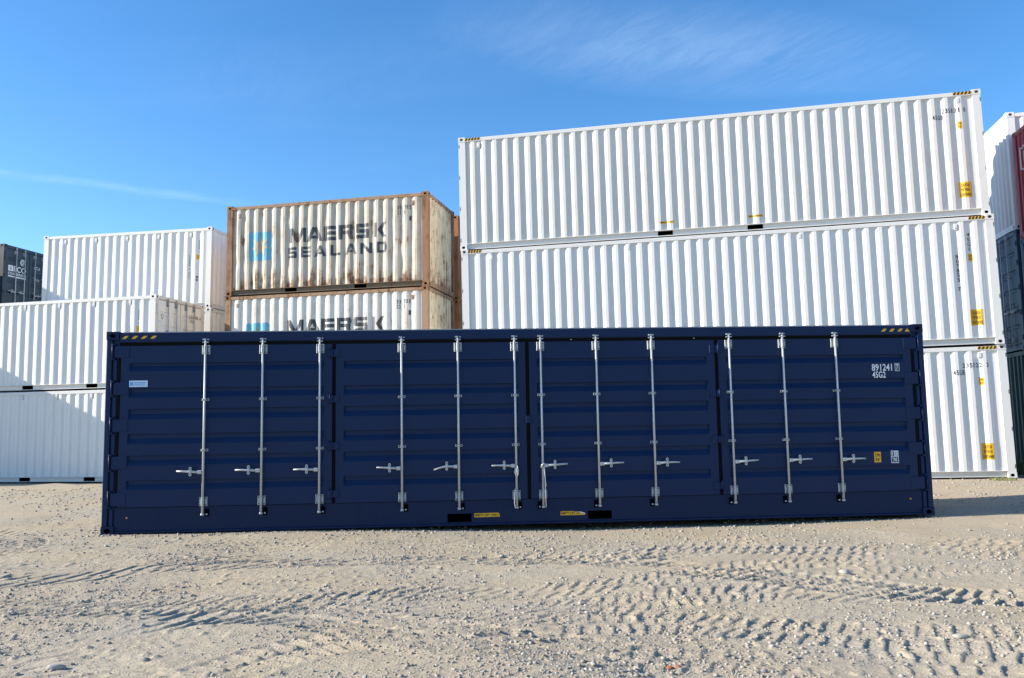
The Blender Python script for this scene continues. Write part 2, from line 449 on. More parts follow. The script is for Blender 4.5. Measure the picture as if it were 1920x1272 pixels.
class Box: pass
def container(name, label, L, H, paintmat, frame=None, cast=None, right='panel', left='panel', group=None,
              first=.281, pitch=.2839, dent=0.0, seed=1, end_mat=None, low_rail=None, vents=(), pockets=True, detail=True, rail=None, cat='shipping container'):
    frame = frame or paintmat; cast = cast or frame; end_mat = end_mat or paintmat; rail = rail or frame; low_rail = low_rail or rail
    D = 2.438
    b = Box(); b.L, b.H, b.D = L, H, D
    root = bpy.data.objects.new(name, None); C.objects.link(root)
    root.empty_display_size = .3
    tag(root, label, cat, group)
    b.root = root; F = frames(L, D); b.F = F
    # corner castings
    cm = casting_mesh(cast)
    for sx in (0, 1):
        for sy in (0, 1):
            for sz in (0, 1):
                o = link('corner_casting', cm, root)
                o.scale = (-1 if sx else 1, -1 if sy else 1, -1 if sz else 1)
                o.location = (L if sx else 0, D if sy else 0, H if sz else 0)
    # posts
    for sx in (0, 1):
        for sy in (0, 1):
            mb = MB()
            def px_(a): return L - a if sx else a
            def py_(a): return D - a if sy else a
            mb.box(*sorted((px_(.006), px_(.182))), *sorted((py_(.006), py_(.10))), .118, H - .118)
            mb.box(*sorted((px_(.008), px_(.08))), *sorted((py_(.10), py_(.16))), .118, H - .118)
            mb.build('corner_post', frame, root)
    z0, z1 = .158, H - .122
    b.z0, b.z1 = z0, z1
    # side rails
    pk = [] if not pockets else ([L / 2 - 1.04, L / 2 + 1.04])
    pw = .178
    for side in ('front', 'back'):
        fr = F[side]
        mb = MB(fr); mb.cbox(.178, L - .178, -.075, -.004, z1 - .002, H - .030, .008); mb.build('top_rail', rail, root)
        mb = MB(fr)
        edges = [.178] + [e for c in pk for e in (c - pw, c + pw)] + [L - .178]
        for i in range(0, len(edges), 2):
            mb.box(edges[i], edges[i + 1], -.100, -.068, .034, .146)
        mb.box(.178, L - .178, -.100, -.004, .146, z0)
        mb.box(.178, L - .178, -.100, -.050, .020, .034)
        mb.build('bottom_rail', low_rail, root)
        for c in pk:
            mb = MB(fr)
            a0, a1 = c - pw, c + pw
            mb.add([(a0, -.069, .034), (a1, -.069, .034), (a1, -.069, .146), (a0, -.069, .146), (a0, -.7, .034), (a1, -.7, .034), (a1, -.7, .146), (a0, -.7, .146)],
                   [(0, 1, 5, 4), (1, 2, 6, 5), (2, 3, 7, 6), (3, 0, 4, 7), (4, 5, 6, 7)])
            mb.build('fork_pocket', 'hole_shade', root)
        prof = corrugation(.180, L - .180, first, pitch)
        df = make_dent(seed, dent, L, H) if side == 'front' else make_dent(seed + 5, dent * .6, L, H)
        zn = int((z1 - z0) / .075) if (dent > 0 and side == 'front') else 1
        me, zs = panel_mesh(fr, prof, z0 - .002, z1 + .001, df, zn, paintmat)
        link('side_panel', me, root)
        if side == 'front':
            xs = [p[0] for p in prof]; ns = [p[1] for p in prof]
            b.surf = lambda s, z, xs=xs, ns=ns, df=df: float(np.interp(s, xs, ns)) + df(s, z)
            b.cs = xs; b.cz = zs[1:-1] if zn > 1 else []
    # ends
    for side, kind in (('right', right), ('left', left)):
        fr = F[side]
        mb = MB(fr); mb.cbox(.165, D - .165, -.080, -.005, H - .118, H - .012, .006); mb.build('end_rail', rail, root)
        mb = MB(fr); mb.cbox(.165, D - .165, -.080, -.006, .014, .150, .006); mb.build('end_sill', rail, root)
        if kind == 'panel':
            prof = corrugation(.10, D - .10, .235, .2500, (.05, .072, .05), .040, -.012)
            df = make_dent(seed + 9, dent * .8, D, H)
            me, zs = panel_mesh(fr, prof, .148, H - .116, df, int(H / .1) if dent > 0 else 1, end_mat)
            link('end_panel', me, root)
        else:
            doors(b, fr, end_mat, frame)
    mb = MB(); mb.box(.02, L - .02, .02, D - .02, H - .045, H - .034)
    for i in range(int((L - .4) / .21)):
        mb.box(.2 + i * .21, .3 + i * .21, .10, D - .10, H - .034, H - .022)
    mb.build('roof', frame, root)
    mb = MB(); mb.box(.06, L - .06, .10, D - .08, .148, .166)
    mb.build('floor', 'wood_floor', root)
    for s, z in vents:
        n0 = b.surf(s, z)
        mb = MB(F['front']); mb.cbox(s - .036, s + .036, n0 - .005, -.002, z - .058, z + .058, .010)
        mb.box(s - .026, s + .026, n0 - .004, -.012, z - .082, z - .058)
        mb.build('vent_cover', rail, root)
    return b
def doors(b, fr, mat, frame, rods=True):
    D, H = b.D, b.H; root = b.root
    MB_ = MB(fr); MB_.box(.09, D - .09, -.075, -.050, .148, H - .116); MB_.build('door_gasket', 'rubber', root)
    c = D / 2
    for k, (a0, a1) in enumerate(((.115, c - .014), (c + .014, D - .115))):
        zs0, zs1 = .165, H - .135
        rec = [(zs0 + (zs1 - zs0) * q, zs0 + (zs1 - zs0) * q + .10) for q in (.14, .31, .48, .65, .82)]
        me = recessed_panel(fr, a0, a1, zs0, zs1, rec, .09, .026, -.012)
        me.materials.append(MATS[mat])
        dr = link('door', me, root)
        for hz in (.3, .9, 1.5, 2.1, H - .33):
            if hz > H - .25: continue
            mb = MB(fr)
            s = .085 if k == 0 else D - .085
            mb.box(s - .05, s + .06 if k == 0 else s + .05, -.012, .004, hz - .045, hz + .045)
            mb.tube([(s - .03 if k == 0 else s + .03, .004, hz - .06), (s - .03 if k == 0 else s + .03, .004, hz + .06)], .012, 6)
            mb.build('hinge', frame, dr)
    for s, sg in ((.56, -1), (.97, -1), (D - .97, 1), (D - .56, 1)):
        lock_rod(fr, s, .09, H - .06, sg, root, n0=-.012, hz=.95, brackets=(H - .22, .28), guides=(H * .62, H * .4), simple=True)
def recessed_panel(fr, s0, s1, z0, z1, recs, edge, depth, n_out, end=.02, top=.012, bot=.030):
    """flat leaf with horizontal pressed recesses; recs are (z bottom, z top), bottom slope inside"""
    ss = [s0, s0 + edge, s0 + edge + end, s1 - edge - end, s1 - edge, s1]
    zz = [z0]; dz = [0]
    for a, c in sorted(recs):
        zz += [a, a + bot, c - top, c]; dz += [0, 1, 1, 0]
    zz.append(z1); dz.append(0)
    ds = [0, 0, 1, 1, 0, 0]
    mb = MB(fr)
    vs = [(s, n_out - depth * min(ds[i], dz[j]), z) for j, z in enumerate(zz) for i, s in enumerate(ss)]
    k = len(ss)
    fs = [(j * k + i, j * k + i + 1, (j + 1) * k + i + 1, (j + 1) * k + i) for j in range(len(zz) - 1) for i in range(k - 1)]
    mb.add(vs, fs)
    # leaf edges
    t = n_out - .055
    mb.add([(s0, n_out, z0), (s1, n_out, z0), (s1, n_out, z1), (s0, n_out, z1), (s0, t, z0), (s1, t, z0), (s1, t, z1), (s0, t, z1)],
           [(0, 4, 5, 1), (1, 5, 6, 2), (2, 6, 7, 3), (3, 7, 4, 0)])
    me = bpy.data.meshes.new('door'); me.from_pydata([tuple(p) for p in mb.v], [], mb.f)
    return me
ROD_CACHE = {}
def lock_rod(fr, s, zb, zt, sg, root, n0=0.0, hz=.865, brackets=(2.617, .443), guides=(1.896, 1.171), simple=False, bent=0.0, seal=0):
    nr = n0 + .046
    mb = MB(fr)
    mb.tube([(s, nr, zb + .02), (s, nr, zt - .035)], .0165, 10)
    mb.tube([(s, nr, zb), (s, nr, zb + .028)], .025, 10)
    rod = mb.build('lock_rod', 'galvanised', root)
    # top cam: fork with two small prongs
    mb = MB(fr)
    mb.box(s - .042, s + .042, nr - .016, nr + .012, zt - .060, zt - .046)
    mb.box(s - .040, s - .012, nr - .014, nr + .010, zt - .022, zt)
    mb.box(s - .012, s + .006, nr - .014, nr + .010, zt - .046, zt)
    mb.box(s + .020, s + .044, nr - .030, nr - .006, zt - .018, zt - .004)
    mb.build('cam', 'galvanised', rod)
    for z in brackets:
        mb = MB(fr)
        w, h = .052, .066
        for q in (-1, 1):
            mb.cbox(s + q * .040 - .0165, s + q * .040 + .0165, n0 - .002, n0 + .018, z - h, z + h, .006)
            for zz in (-1, 1):
                mb.tube([(s + q * .040, n0 + .018, z + zz * .046), (s + q * .040, n0 + .022, z + zz * .046)], .0085, 6, 1)
        mb.cbox(s - .019, s + .019, n0, nr + .021, z - h + .004, z + h - .004, .010)
        mb.build('rod_bracket', ['galvanised_dull', 'hole_shade'], rod)
    for z in guides:
        mb = MB(fr)
        for q in (-1, 1):
            mb.cbox(s + q * .038 - .016, s + q * .038 + .016, n0 - .002, n0 + .014, z - .019, z + .019, .005)
            mb.tube([(s + q * .038, n0 + .014, z), (s + q * .038, n0 + .018, z)], .009, 6, 1)
        mb.cbox(s - .025, s + .025, n0, nr + .021, z - .017, z + .017, .008)
        mb.build('rod_guide', ['galvanised_dull', 'hole_shade'], rod)
    # handle with hub, held by a catch
    nh = nr + .012
    mb = MB(fr)
    mb.cbox(*sorted((s + sg * .018, s + sg * .078)), nh - .022, nh + .016, hz - .026, hz + .026, .008)
    mb.tube([(s + sg * .07, nh, hz + .002), (s + sg * .185, nh + .004, hz + .008), (s + sg * .28, nh + .004, hz + .012 - bent * .45), (s + sg * .365, nh + .004, hz + .013 - bent)], [.019, .017, .0135, .011], 8)
    mb.build('handle', 'galvanised', rod)
    mb = MB(fr)
    cs = s + sg * .178
    z = hz + .010
    mb.cbox(cs - .016, cs + .016, n0 - .002, n0 + .040, z - .020, z + .020, .006)
    for q in (-1, 1):
        zc_ = z + q * .042
        ring = [(cs + .020 * math.cos(t), zc_ + .024 * math.sin(t)) for t in [2 * math.pi * i / 10 for i in range(10)]]
        mb.prism(ring, n0 + .040, n0 + .068)
        mb.tube([(cs, n0 + .068, zc_), (cs, n0 + .071, zc_)], .008, 6, 1)
    mb.box(cs - .012, cs + .012, n0 + .072, n0 + .080, z - .034, z + .034)
    mb.build('handle_catch', ['galvanised', 'hole_shade'], rod)
    if seal:
        mb = MB(fr)
        q = -1 if seal == 1 else 1
        if seal == 1:
            mb.tube([(s + .010, nr + .026, hz + .005), (s + .024, nr + .03, hz - .06), (s + .022, nr + .03, hz - .13), (s - .004, nr + .028, hz - .16), (s - .022, nr + .028, hz - .10), (s - .018, nr + .028, hz - .03)], .007, 6)
            mb.tube([(s + .004, nr + .026, hz - .03), (s + .010, nr + .028, hz - .16)], .010, 6)
            mb.tube([(s - .022, nr + .02, hz - .33), (s - .034, nr + .030, hz - .45), (s - .036, nr + .03, hz - .54), (s - .026, nr + .028, hz - .61)], .007, 6)
        else:
            mb.tube([(s - .030, nr + .024, hz - .03), (s - .004, nr + .034, hz + .02), (s + .022, nr + .024, hz + .034)], .010, 6)
            mb.tube([(s - .030, nr + .020, hz + .005), (s + .012, nr + .034, hz + .03)], .007, 6)
            mb.tube([(s + .020, nr + .022, hz), (s + .028, nr + .026, hz - .2), (s + .030, nr + .026, hz - .42), (s + .034, nr + .026, hz - .60)], .0065, 6)
            mb.tube([(s + .010, nr + .024, hz - .02), (s + .042, nr + .024, hz - .3)], .005, 6)
        mb.build('seal_wire', 'wire', rod)
    return rod
def place(b, corner, yaw, tilt):
    """corner = world position of the lower right corner of the front face"""
    cy, sy, ct, st = math.cos(yaw), math.sin(yaw), math.cos(tilt), math.sin(tilt)
    ax = Vector((cy * ct, sy * ct, st)); ay = Vector((-sy, cy, 0)); az = ax.cross(ay)
    m = Matrix((ax, ay, az)).transposed().to_4x4()
    m.translation = Vector(corner) - ax * b.L
    b.root.rotation_mode = 'XYZ'
    b.root.location = m.translation
    b.root.rotation_euler = m.to_euler('XYZ')
    b.m = m
    return b

# ------------------------------------------------------------------ ground
def lattice_noise(x, y, cell, seed):
    r = np.random.default_rng(seed)
    n = 256
    g = r.random((n, n)).astype(np.float32)
    fx, fy = x / cell, y / cell
    ix, iy = np.floor(fx).astype(int), np.floor(fy).astype(int)
    tx, ty = fx - ix, fy - iy
    tx = tx * tx * (3 - 2 * tx); ty = ty * ty * (3 - 2 * ty)
    ix %= n; iy %= n; jx = (ix + 1) % n; jy = (iy + 1) % n
    return ((g[ix, iy] * (1 - tx) + g[jx, iy] * tx) * (1 - ty) + (g[ix, jy] * (1 - tx) + g[jx, jy] * tx) * ty) - .5
def sstep(t): t = np.clip(t, 0, 1); return t * t * (3 - 2 * t)
TRACKS = [  # path on the ground, half width, lug pitch, lug slant, depth, seed
    ([(-7.2, 7.9), (-5.43, 8.59), (-4.55, 8.94), (-3.94, 9.5), (-2.92, 9.73), (-1.97, 9.77), (-1.0, 9.72), (.6, 9.5), (2, 9.1)], 0.36, 0.22, -1.0, 0.034, 1),
    ([(-3.1, 6.72), (-2.69, 6.90), (-2.2, 7.06), (-1.6, 6.95), (-.99, 6.5), (-.34, 6.1), (.3, 5.75), (1.2, 5.2)], 0.36, 0.21, -1.15, 0.042, 2),
    ([(-2.2, 4.6), (-1.85, 5.41), (-1.62, 5.85), (-1.36, 6.1), (-.9, 6.25)], 0.27, 0.14, 0.25, 0.036, 3),
    ([(-2.4, 7.2), (-1.67, 7.45), (-1.2, 7.72), (-.81, 7.80), (-.23, 7.66), (.34, 7.8), (1.36, 8.16), (2.6, 8.9), (4.2, 9.2)], 0.3, 0.155, -0.8, 0.036, 4),
    ([(.4, 9.75), (.88, 9.42), (1.66, 8.66), (2.34, 8.28), (2.97, 7.68), (3.4, 7.27), (3.84, 7.14), (4.6, 7.02), (6.2, 7.0)], 0.34, 0.136, -0.45, 0.05, 5),
    ([(-.2, 6.9), (.92, 7.13), (1.46, 7.42), (2.24, 7.58), (2.83, 7.36), (3.3, 7.1)], 0.33, 0.136, -0.6, 0.036, 6),
    ([(-.4, 6.3), (.83, 6.52), (1.24, 6.52), (1.82, 6.26), (2.51, 6.06), (3.5, 5.9), (5, 5.7)], 0.34, 0.128, -0.25, 0.04, 7),
    ([(-.5, 9.8), (1.67, 9.98), (2.63, 9.9), (3.81, 9.78), (5.79, 9.48), (8, 9.2)], 0.34, 0.132, -0.45, 0.032, 8),
    ([(3.2, 12.3), (4.02, 11.9), (4.66, 11.23), (5.09, 10.4), (5.88, 9.73), (7.2, 9.4)], 0.4, 0.3, -2.2, 0.026, 9),
    ([(-7.5, 10.7), (-6.0, 11.21), (-4.7, 11.40), (-3.19, 11.1), (-1.4, 10.98), (.21, 10.5), (2, 10.4)], 0.36, 0.26, -1.5, 0.03, 10),
    ([(.2, 5.45), (1.05, 5.55), (1.74, 5.44), (2.62, 5.50), (3.25, 5.31), (4.4, 5.1)], 0.3, 0.15, -0.3, 0.03, 11),
    ([(-5.2, 5.9), (-3.9, 6.0), (-2.9, 5.7), (-2.3, 5.2), (-2.0, 4.4)], 0.3, 0.17, -0.8, 0.024, 12),
    ([(-9, 13.4), (-7.4, 12.6), (-6.6, 11.6), (-6.4, 10.0), (-6.6, 8.4)], 0.34, 0.18, 0.7, 0.026, 13),
    ([(-8, 9.6), (-6.2, 9.75), (-4.9, 10.1), (-3.9, 9.95), (-2.6, 10.3)], .34, .24, -1.4, .026, 14),
    ([(-2.2, 10.0), (-.9, 9.65), (0, 9.4), (1.2, 9.75), (2.4, 10.4), (3.4, 11.2)], .34, .22, -1.2, .026, 15),
    ([(-6, 7.4), (-4.4, 7.5), (-3.2, 7.3), (-2.2, 7.55), (-.6, 7.0), (.9, 6.6)], .32, .15, -.7, .028, 16),
    ([(2.2, 11.4), (3.4, 10.7), (4.6, 10.2), (6.5, 10.3), (8, 10.6)], .36, .20, -1.0, .024, 17),
    ([(.6, 8.2), (1.8, 7.95), (3.0, 8.15), (4.4, 8.5), (6.2, 8.3)], .33, .15, -.7, .032, 18),
    ([(-3.6, 4.9), (-2.6, 5.1), (-1.2, 4.85), (0, 5.05), (1.4, 4.75)], .28, .15, -.5, .022, 19),
]
def track_height(X, Y, tr):
    path, hw, pitch, slant, depth, seed = tr
    out = np.zeros_like(X)
    p = np.array(path)
    m = (X > p[:, 0].min() - 1) & (X < p[:, 0].max() + 1) & (Y > p[:, 1].min() - 1) & (Y < p[:, 1].max() + 1)
    if not m.any(): return out
    # resample the path smoothly
    t = np.r_[0, np.cumsum(np.hypot(*np.diff(p, axis=0).T))]
    tt = np.linspace(0, t[-1], max(8, int(t[-1] / .12)))
    q = np.c_[np.interp(tt, t, p[:, 0]), np.interp(tt, t, p[:, 1])]
    for _ in range(6): q[1:-1] = (q[:-2] + 2 * q[1:-1] + q[2:]) / 4
    x, y = X[m], Y[m]
    best = np.full(x.shape, 9.0); lat = np.zeros_like(x); arc = np.zeros_like(x)
    s = 0.0
    for i in range(len(q) - 1):
        d = q[i + 1] - q[i]; l = np.hypot(*d); d = d / l
        u = np.clip((x - q[i, 0]) * d[0] + (y - q[i, 1]) * d[1], 0, l)
        ex, ey = x - q[i, 0] - u * d[0], y - q[i, 1] - u * d[1]
        r = np.hypot(ex, ey)
        k = r < best
        best[k] = r[k]; lat[k] = (ex * -d[1] + ey * d[0])[k]; arc[k] = (s + u)[k]
        s += l
    wig = (lattice_noise(x, y, .45, seed + 40) * .35 + lattice_noise(x, y, .09, seed + 47) * .20) * pitch
    a = np.abs(lat) / hw
    inside = sstep((1.04 - a) / .16)
    ends = sstep(arc / .6) * sstep((s - arc) / .6)
    half = np.where(lat > 0, .5, 0)
    ph = (arc + slant * lat + wig) / pitch + half
    fr = ph - np.floor(ph)
    lug = np.clip(fr / .74, 0, 1) ** 1.6 * sstep((.84 - fr) / .10)          # a raised bar between two pressed lugs
    lug *= sstep((a - .06) / .10)
    keep = sstep((1.4 if seed in (1, 2, 3) else 1.15 if seed in (4, 5, 7, 8, 10, 16) else .9) + (lattice_noise(x, y, .9, seed + 60) * 1.8 + lattice_noise(x, y, .25, seed + 61) * 1.3))
    amp = .55 + lattice_noise(x, y, 1.7, seed + 70) * .9
    berm = np.exp(-((a - 1.12) / .15) ** 2) * .55
    h = inside * (lug - .55) * depth * (.95 if seed in (1, 2, 3, 5) else .66) * keep * amp.clip(.48, 1) + berm * depth * .30 * keep
    out[m] = h * ends
    return out
def ground_base(X, Y):
    near = np.interp(X, [-14, -8, -6, -3.2, -2, -.5, 1, 4, 5.6, 6.6, 9, 14], [.05, .035, .045, .036, .015, -.03, -.058, -.055, -.022, -.004, .02, .04])
    fade = sstep((Y - 9.5) / 3.0)
    far = np.interp(X, [-30, -16, -9.5, -6, -2, -1, 11, 20, 40], [.10, .118, .118, .09, .07, .045, .135, .16, .16])
    k = sstep((Y - 13.6) / 4.6)
    return near * fade * (1 - k) + far * k
def ground_height(X, Y, fine=True):
    h = ground_base(X, Y)
    und = lattice_noise(X, Y, 2.7, 3) * .05 + lattice_noise(X, Y, 1.1, 4) * .035
    calm = 1 - .8 * np.exp(-((Y - 12.6) / .8) ** 2)
    flat = np.where(Y > 16, .35, 1)
    h = h + und * calm * flat
    rough = .4 + .6 * sstep(.5 + lattice_noise(X, Y, 1.5, 5) * 2)
    h += (lattice_noise(X, Y, .38, 6) * .012 + lattice_noise(X, Y, .16, 7) * .006 + lattice_noise(X, Y, .07, 8) * .0055 * rough + lattice_noise(X, Y, .033, 9) * .0055 * rough) * flat * calm
    clod = lattice_noise(X, Y, .10, 14)
    h += np.clip(clod - .32, 0, 1) * .10 * rough * flat * calm
    for tr in TRACKS: h += track_height(X, Y, tr)
    # spoil heaped along the foot of the stacks at the back left
    h += .085 * np.exp(-((Y - (22.85 - .2 * (X + 9.9))) / .30) ** 2) * np.clip(.25 + lattice_noise(X, Y, .7, 15) * 1.8 + lattice_noise(X, Y, .2, 16) * .7, 0, 1.2) * ((X < -7) & (X > -24))
    return h
def axis(lo, hi, step, outer_lo, outer_hi, g=1.16):
    a = list(np.arange(lo, hi, step)); s = step; v = a[-1]
    while v < outer_hi: s = min(s * g, 60); v += s; a.append(v)
    s = step; v = lo; pre = []
    while v > outer_lo: s = min(s * g, 60); v -= s; pre.append(v)
    return np.array(pre[::-1] + a)
gx = axis(-7.9, 8.4, .0135, -900, 900)
ny = [4.35]
while ny[-1] < 13.2: ny.append(ny[-1] + .0105 * (ny[-1] / 4.6) ** 1.45)
s_ = .05; v_ = ny[-1]
while v_ < 24: s_ = min(s_ * 1.02, .16); v_ += s_; ny.append(v_)
while v_ < 1500: s_ = min(s_ * 1.2, 90); v_ += s_; ny.append(v_)
s_ = .02; v_ = ny[0]; pre = []
while v_ > -200: s_ = min(s_ * 1.25, 40); v_ -= s_; pre.append(v_)
gy = np.array(pre[::-1] + ny)
GX, GY = np.meshgrid(gx, gy)
GZ = ground_height(GX.ravel().astype(np.float64), GY.ravel().astype(np.float64)).reshape(GX.shape)
def grid_mesh(name, X, Y, Z):
    ny_, nx_ = X.shape
    me = bpy.data.meshes.new(name)
    co = np.stack([X, Y, Z], -1).reshape(-1, 3).astype(np.float32)
    idx = np.arange(nx_ * ny_).reshape(ny_, nx_)
    q = np.stack([idx[:-1, :-1], idx[:-1, 1:], idx[1:, 1:], idx[1:, :-1]], -1).reshape(-1, 4).astype(np.int32)
    me.vertices.add(len(co)); me.vertices.foreach_set('co', co.ravel())
    me.loops.add(q.size); me.loops.foreach_set('vertex_index', q.ravel())
    me.polygons.add(len(q)); me.polygons.foreach_set('loop_start', np.arange(0, q.size, 4, dtype=np.int32))
    me.polygons.foreach_set('loop_total', np.full(len(q), 4, np.int32))
    me.polygons.foreach_set('use_smooth', np.ones(len(q), bool))
    me.update(); me.validate()
    return me
m, t, b_ = newmat('dirt')
geo = N(t, 'ShaderNodeNewGeometry'); gp = geo.outputs['Position']
n1 = noise(t, gp, .55, 5, .6); n2 = noise(t, gp, 2.3, 5, .6); n3 = noise(t, gp, 18, 6, .7); n4 = noise(t, gp, 85, 4, .7)
n5 = noise(t, gp, 160, 2, .6); n6 = noise(t, mapping(t, gp, (1, 1, 1), (0, 0, .5), (7, 3, 0)), .9, 4, .6)
col = mix(t, ramp(t, n1, .36, .64), (0.435, 0.348, 0.232), (0.379, 0.334, 0.262))
col = mix(t, math_node(t, 'MULTIPLY', ramp(t, n6, .50, .72), .55), col, (0.358, 0.266, 0.164))
col = mix(t, math_node(t, 'MULTIPLY', ramp(t, n2, .45, .78), .45), col, (0.340, 0.281, 0.202))
col = mix(t, math_node(t, 'MULTIPLY', ramp(t, n3, .42, .72), .45), col, (0.281, 0.228, 0.164))
col = mix(t, math_node(t, 'MULTIPLY', ramp(t, n4, .50, .66), .65), col, (0.572, 0.502, 0.393))
col = mix(t, math_node(t, 'MULTIPLY', ramp(t, n4, .34, .46, (1, 1, 1, 1), (0, 0, 0, 1)), .60), col, (0.179, 0.146, 0.109))
col = mix(t, math_node(t, 'MULTIPLY', ramp(t, n5, .55, .66), .5), col, (0.596, 0.537, 0.437))
vor = N(t, 'ShaderNodeTexVoronoi'); vor.inputs['Scale'].default_value = 38; t.links.new(gp, vor.inputs['Vector'])
vsep = N(t, 'ShaderNodeSeparateColor'); t.links.new(vor.outputs['Color'], vsep.inputs[0])
peb = math_node(t, 'MULTIPLY', ramp(t, vor.outputs['Distance'], .22, .40, (1, 1, 1, 1), (0, 0, 0, 1)), ramp(t, vsep.outputs[0], .55, .70))
col = mix(t, math_node(t, 'MULTIPLY', peb, .55), col, mix(t, vsep.outputs[1], (.22, .20, .18), (.50, .46, .39)))
t.links.new(col, b_.inputs['Base Color']); b_.inputs['Roughness'].default_value = .95
b_.inputs['Specular IOR Level'].default_value = .15
bp = N(t, 'ShaderNodeBump'); bp.inputs['Strength'].default_value = .8; bp.inputs['Distance'].default_value = .011
hh = math_node(t, 'ADD', math_node(t, 'MULTIPLY', n3, .9), math_node(t, 'MULTIPLY', n4, .5))
hh = math_node(t, 'ADD', hh, math_node(t, 'MULTIPLY', peb, .5))
t.links.new(hh, bp.inputs['Height']); t.links.new(bp.outputs[0], b_.inputs['Normal'])
g_me = grid_mesh('ground', GX, GY, GZ); g_me.materials.append(MATS['dirt'])
ground = link('ground', g_me)
tag(ground, 'pale dusty gravel yard pressed with wheel loader tyre tracks', 'ground', kind='structure')

# ------------------------------------------------------------------ the blue container in front
def blue_container():
    L, D, H = 12.192, 2.438, 2.896
    root = bpy.data.objects.new('side_door_container', None); C.objects.link(root)
    tag(root, 'long navy blue container with four folding side doors and twelve silver lock rods', 'shipping container')
    b = Box(); b.L, b.H, b.D, b.root = L, H, D, root
    F = frames(L, D); b.F = F; fr = F['front']
    cm = casting_mesh('navy_sill')
    for sx in (0, 1):
        for sy in (0, 1):
            for sz in (0, 1):
                o = link('corner_casting', cm, root)
                o.scale = (-1 if sx else 1, -1 if sy else 1, -1 if sz else 1)
                o.location = (L if sx else 0, D if sy else 0, H if sz else 0)
    # posts: outer strip with a lit arris, deeper hinge channel beside it
    for sx in (0, 1):
        for sy in (0, 1):
            mb = MB(F['front'] if not sy else F['back'])
            flip = sx ^ sy
            def q(a, c): return (L - c, L - a) if flip else (a, c)
            mb.cbox(*q(.004, .078), -.10, -.004, .118, H - .118, .010)
            mb.box(*q(.078, .176), -.10, -.052, .118, H - .118)
            mb.build('corner_post', 'navy_paint', root)
    # top rail, with upstand at the corners
    for side in ('front', 'back'):
        mb = MB(F[side])
        mb.cbox(.178, L - .178, -.11, -.006, 2.737, 2.874, .012)
        mb.build('top_rail', 'navy_paint', root)
        if side == 'front':
            for a, c in ((.178, .23), (L - .23, L - .178)):
                mb = MB(fr); mb.prism([(a, 2.874), (c, 2.874), (c if a > 1 else a, 2.892)], -.10, -.008); mb.build('corner_gusset', 'navy_paint', root)
    mb = MB(fr); mb.box(.235, L - .235, -.09, -.010, 2.876, 2.890); mb.build('roof_edge_strip', 'edge_grey', root)  # added grey strip giving the pale line along the top edge
    # sill with two lift pockets and a lip
    pk = [(4.892, 5.243), (6.949, 7.303)]
    pz = (.066, .186)
    mb = MB(fr)
    xs = [.178] + [e for p in pk for e in p] + [L - .178]
    for i in range(0, len(xs), 2): mb.box(xs[i], xs[i + 1], -.085, -.030, .052, .372)
    for p in pk: mb.box(p[0], p[1], -.085, -.030, pz[1], .372); mb.box(p[0], p[1], -.085, -.030, .052, pz[0])
    mb.cbox(.178, L - .178, -.10, -.006, .012, .052, .012)
    mb.build('sill', 'navy_sill', root)
    for p in pk:
        mb = MB(fr); a0, a1 = p
        mb.add([(a0, -.031, pz[0]), (a1, -.031, pz[0]), (a1, -.031, pz[1]), (a0, -.031, pz[1]), (a0, -.9, pz[0]), (a1, -.9, pz[0]), (a1, -.9, pz[1]), (a0, -.9, pz[1])],
               [(0, 1, 5, 4), (1, 2, 6, 5), (2, 3, 7, 6), (3, 0, 4, 7), (4, 5, 6, 7)])
        mb.build('fork_pocket', 'hole_shade', root)
    # seals around and between the leaves
    mb = MB(fr); mb.box(.20, L - .20, -.075, -.036, 2.684, 2.737); mb.build('door_gasket', 'rubber', root)
    for a, c in ((.170, .214), (3.226, 3.284), (6.064, 6.124), (8.924, 8.984), (L - .214, L - .170)):
        mb = MB(fr); mb.box(a, c, -.072, -.034, .340 if 1 < a < 11 else .38, 2.684); mb.build('door_gasket', 'rubber', root)
    for a, c in ((3.20, 3.31), (6.05, 6.14), (8.90, 9.01)):
        mb = MB(fr); mb.box(a, c, -.04, -.030, 2.685, 2.745); mb.build('door_gasket', 'rubber', root)
    # the four leaves
    recs = [(2.316, 2.435), (1.937, 2.073), (1.625, 1.773), (1.271, 1.418), (.968, 1.109), (.622, .758)]
    leaves = [(.214, 3.228), (3.282, 6.066), (6.122, 8.926), (8.982, L - .214)]
    ND = -.012
    DO = []
    for i, (a, c) in enumerate(leaves):
        me = recessed_panel(fr, a, c, .380, 2.686, recs, .115, .038, ND, .018, .004, .078)
        me.materials.append(MATS['navy_paint'])
        DO.append(link('door', me, root))
    surf_b = lambda s, z: ND
    # hinges between leaves
    for zz in ((2.489, 2.610), (1.822, 1.936), (1.138, 1.255), (.455, .570)):
        for k, (a, c) in enumerate(((3.166, 3.330), (8.846, 9.018))):
            mb = MB(fr)
            mb.cbox(a, (a + c) / 2 - .003, ND - .01, ND + .020, zz[0], zz[1], .006)
            mb.cbox((a + c) / 2 + .003, c, ND - .01, ND + .020, zz[0] + .006, zz[1] - .006, .006)
            pin = (a + c) / 2 + (.046 if k else -.046)
            mb.tube([(pin, ND + .022, zz[0] - .02), (pin, ND + .022, zz[1] + .02)], .012, 8)
            mb.build('hinge', 'navy_paint', DO[0 if k == 0 else 3])
    mb = MB(fr); mb.cbox(6.058, 6.135, ND - .01, ND + .024, 1.480, 1.590, .006); mb.build('door_keeper', 'navy_paint', DO[2])
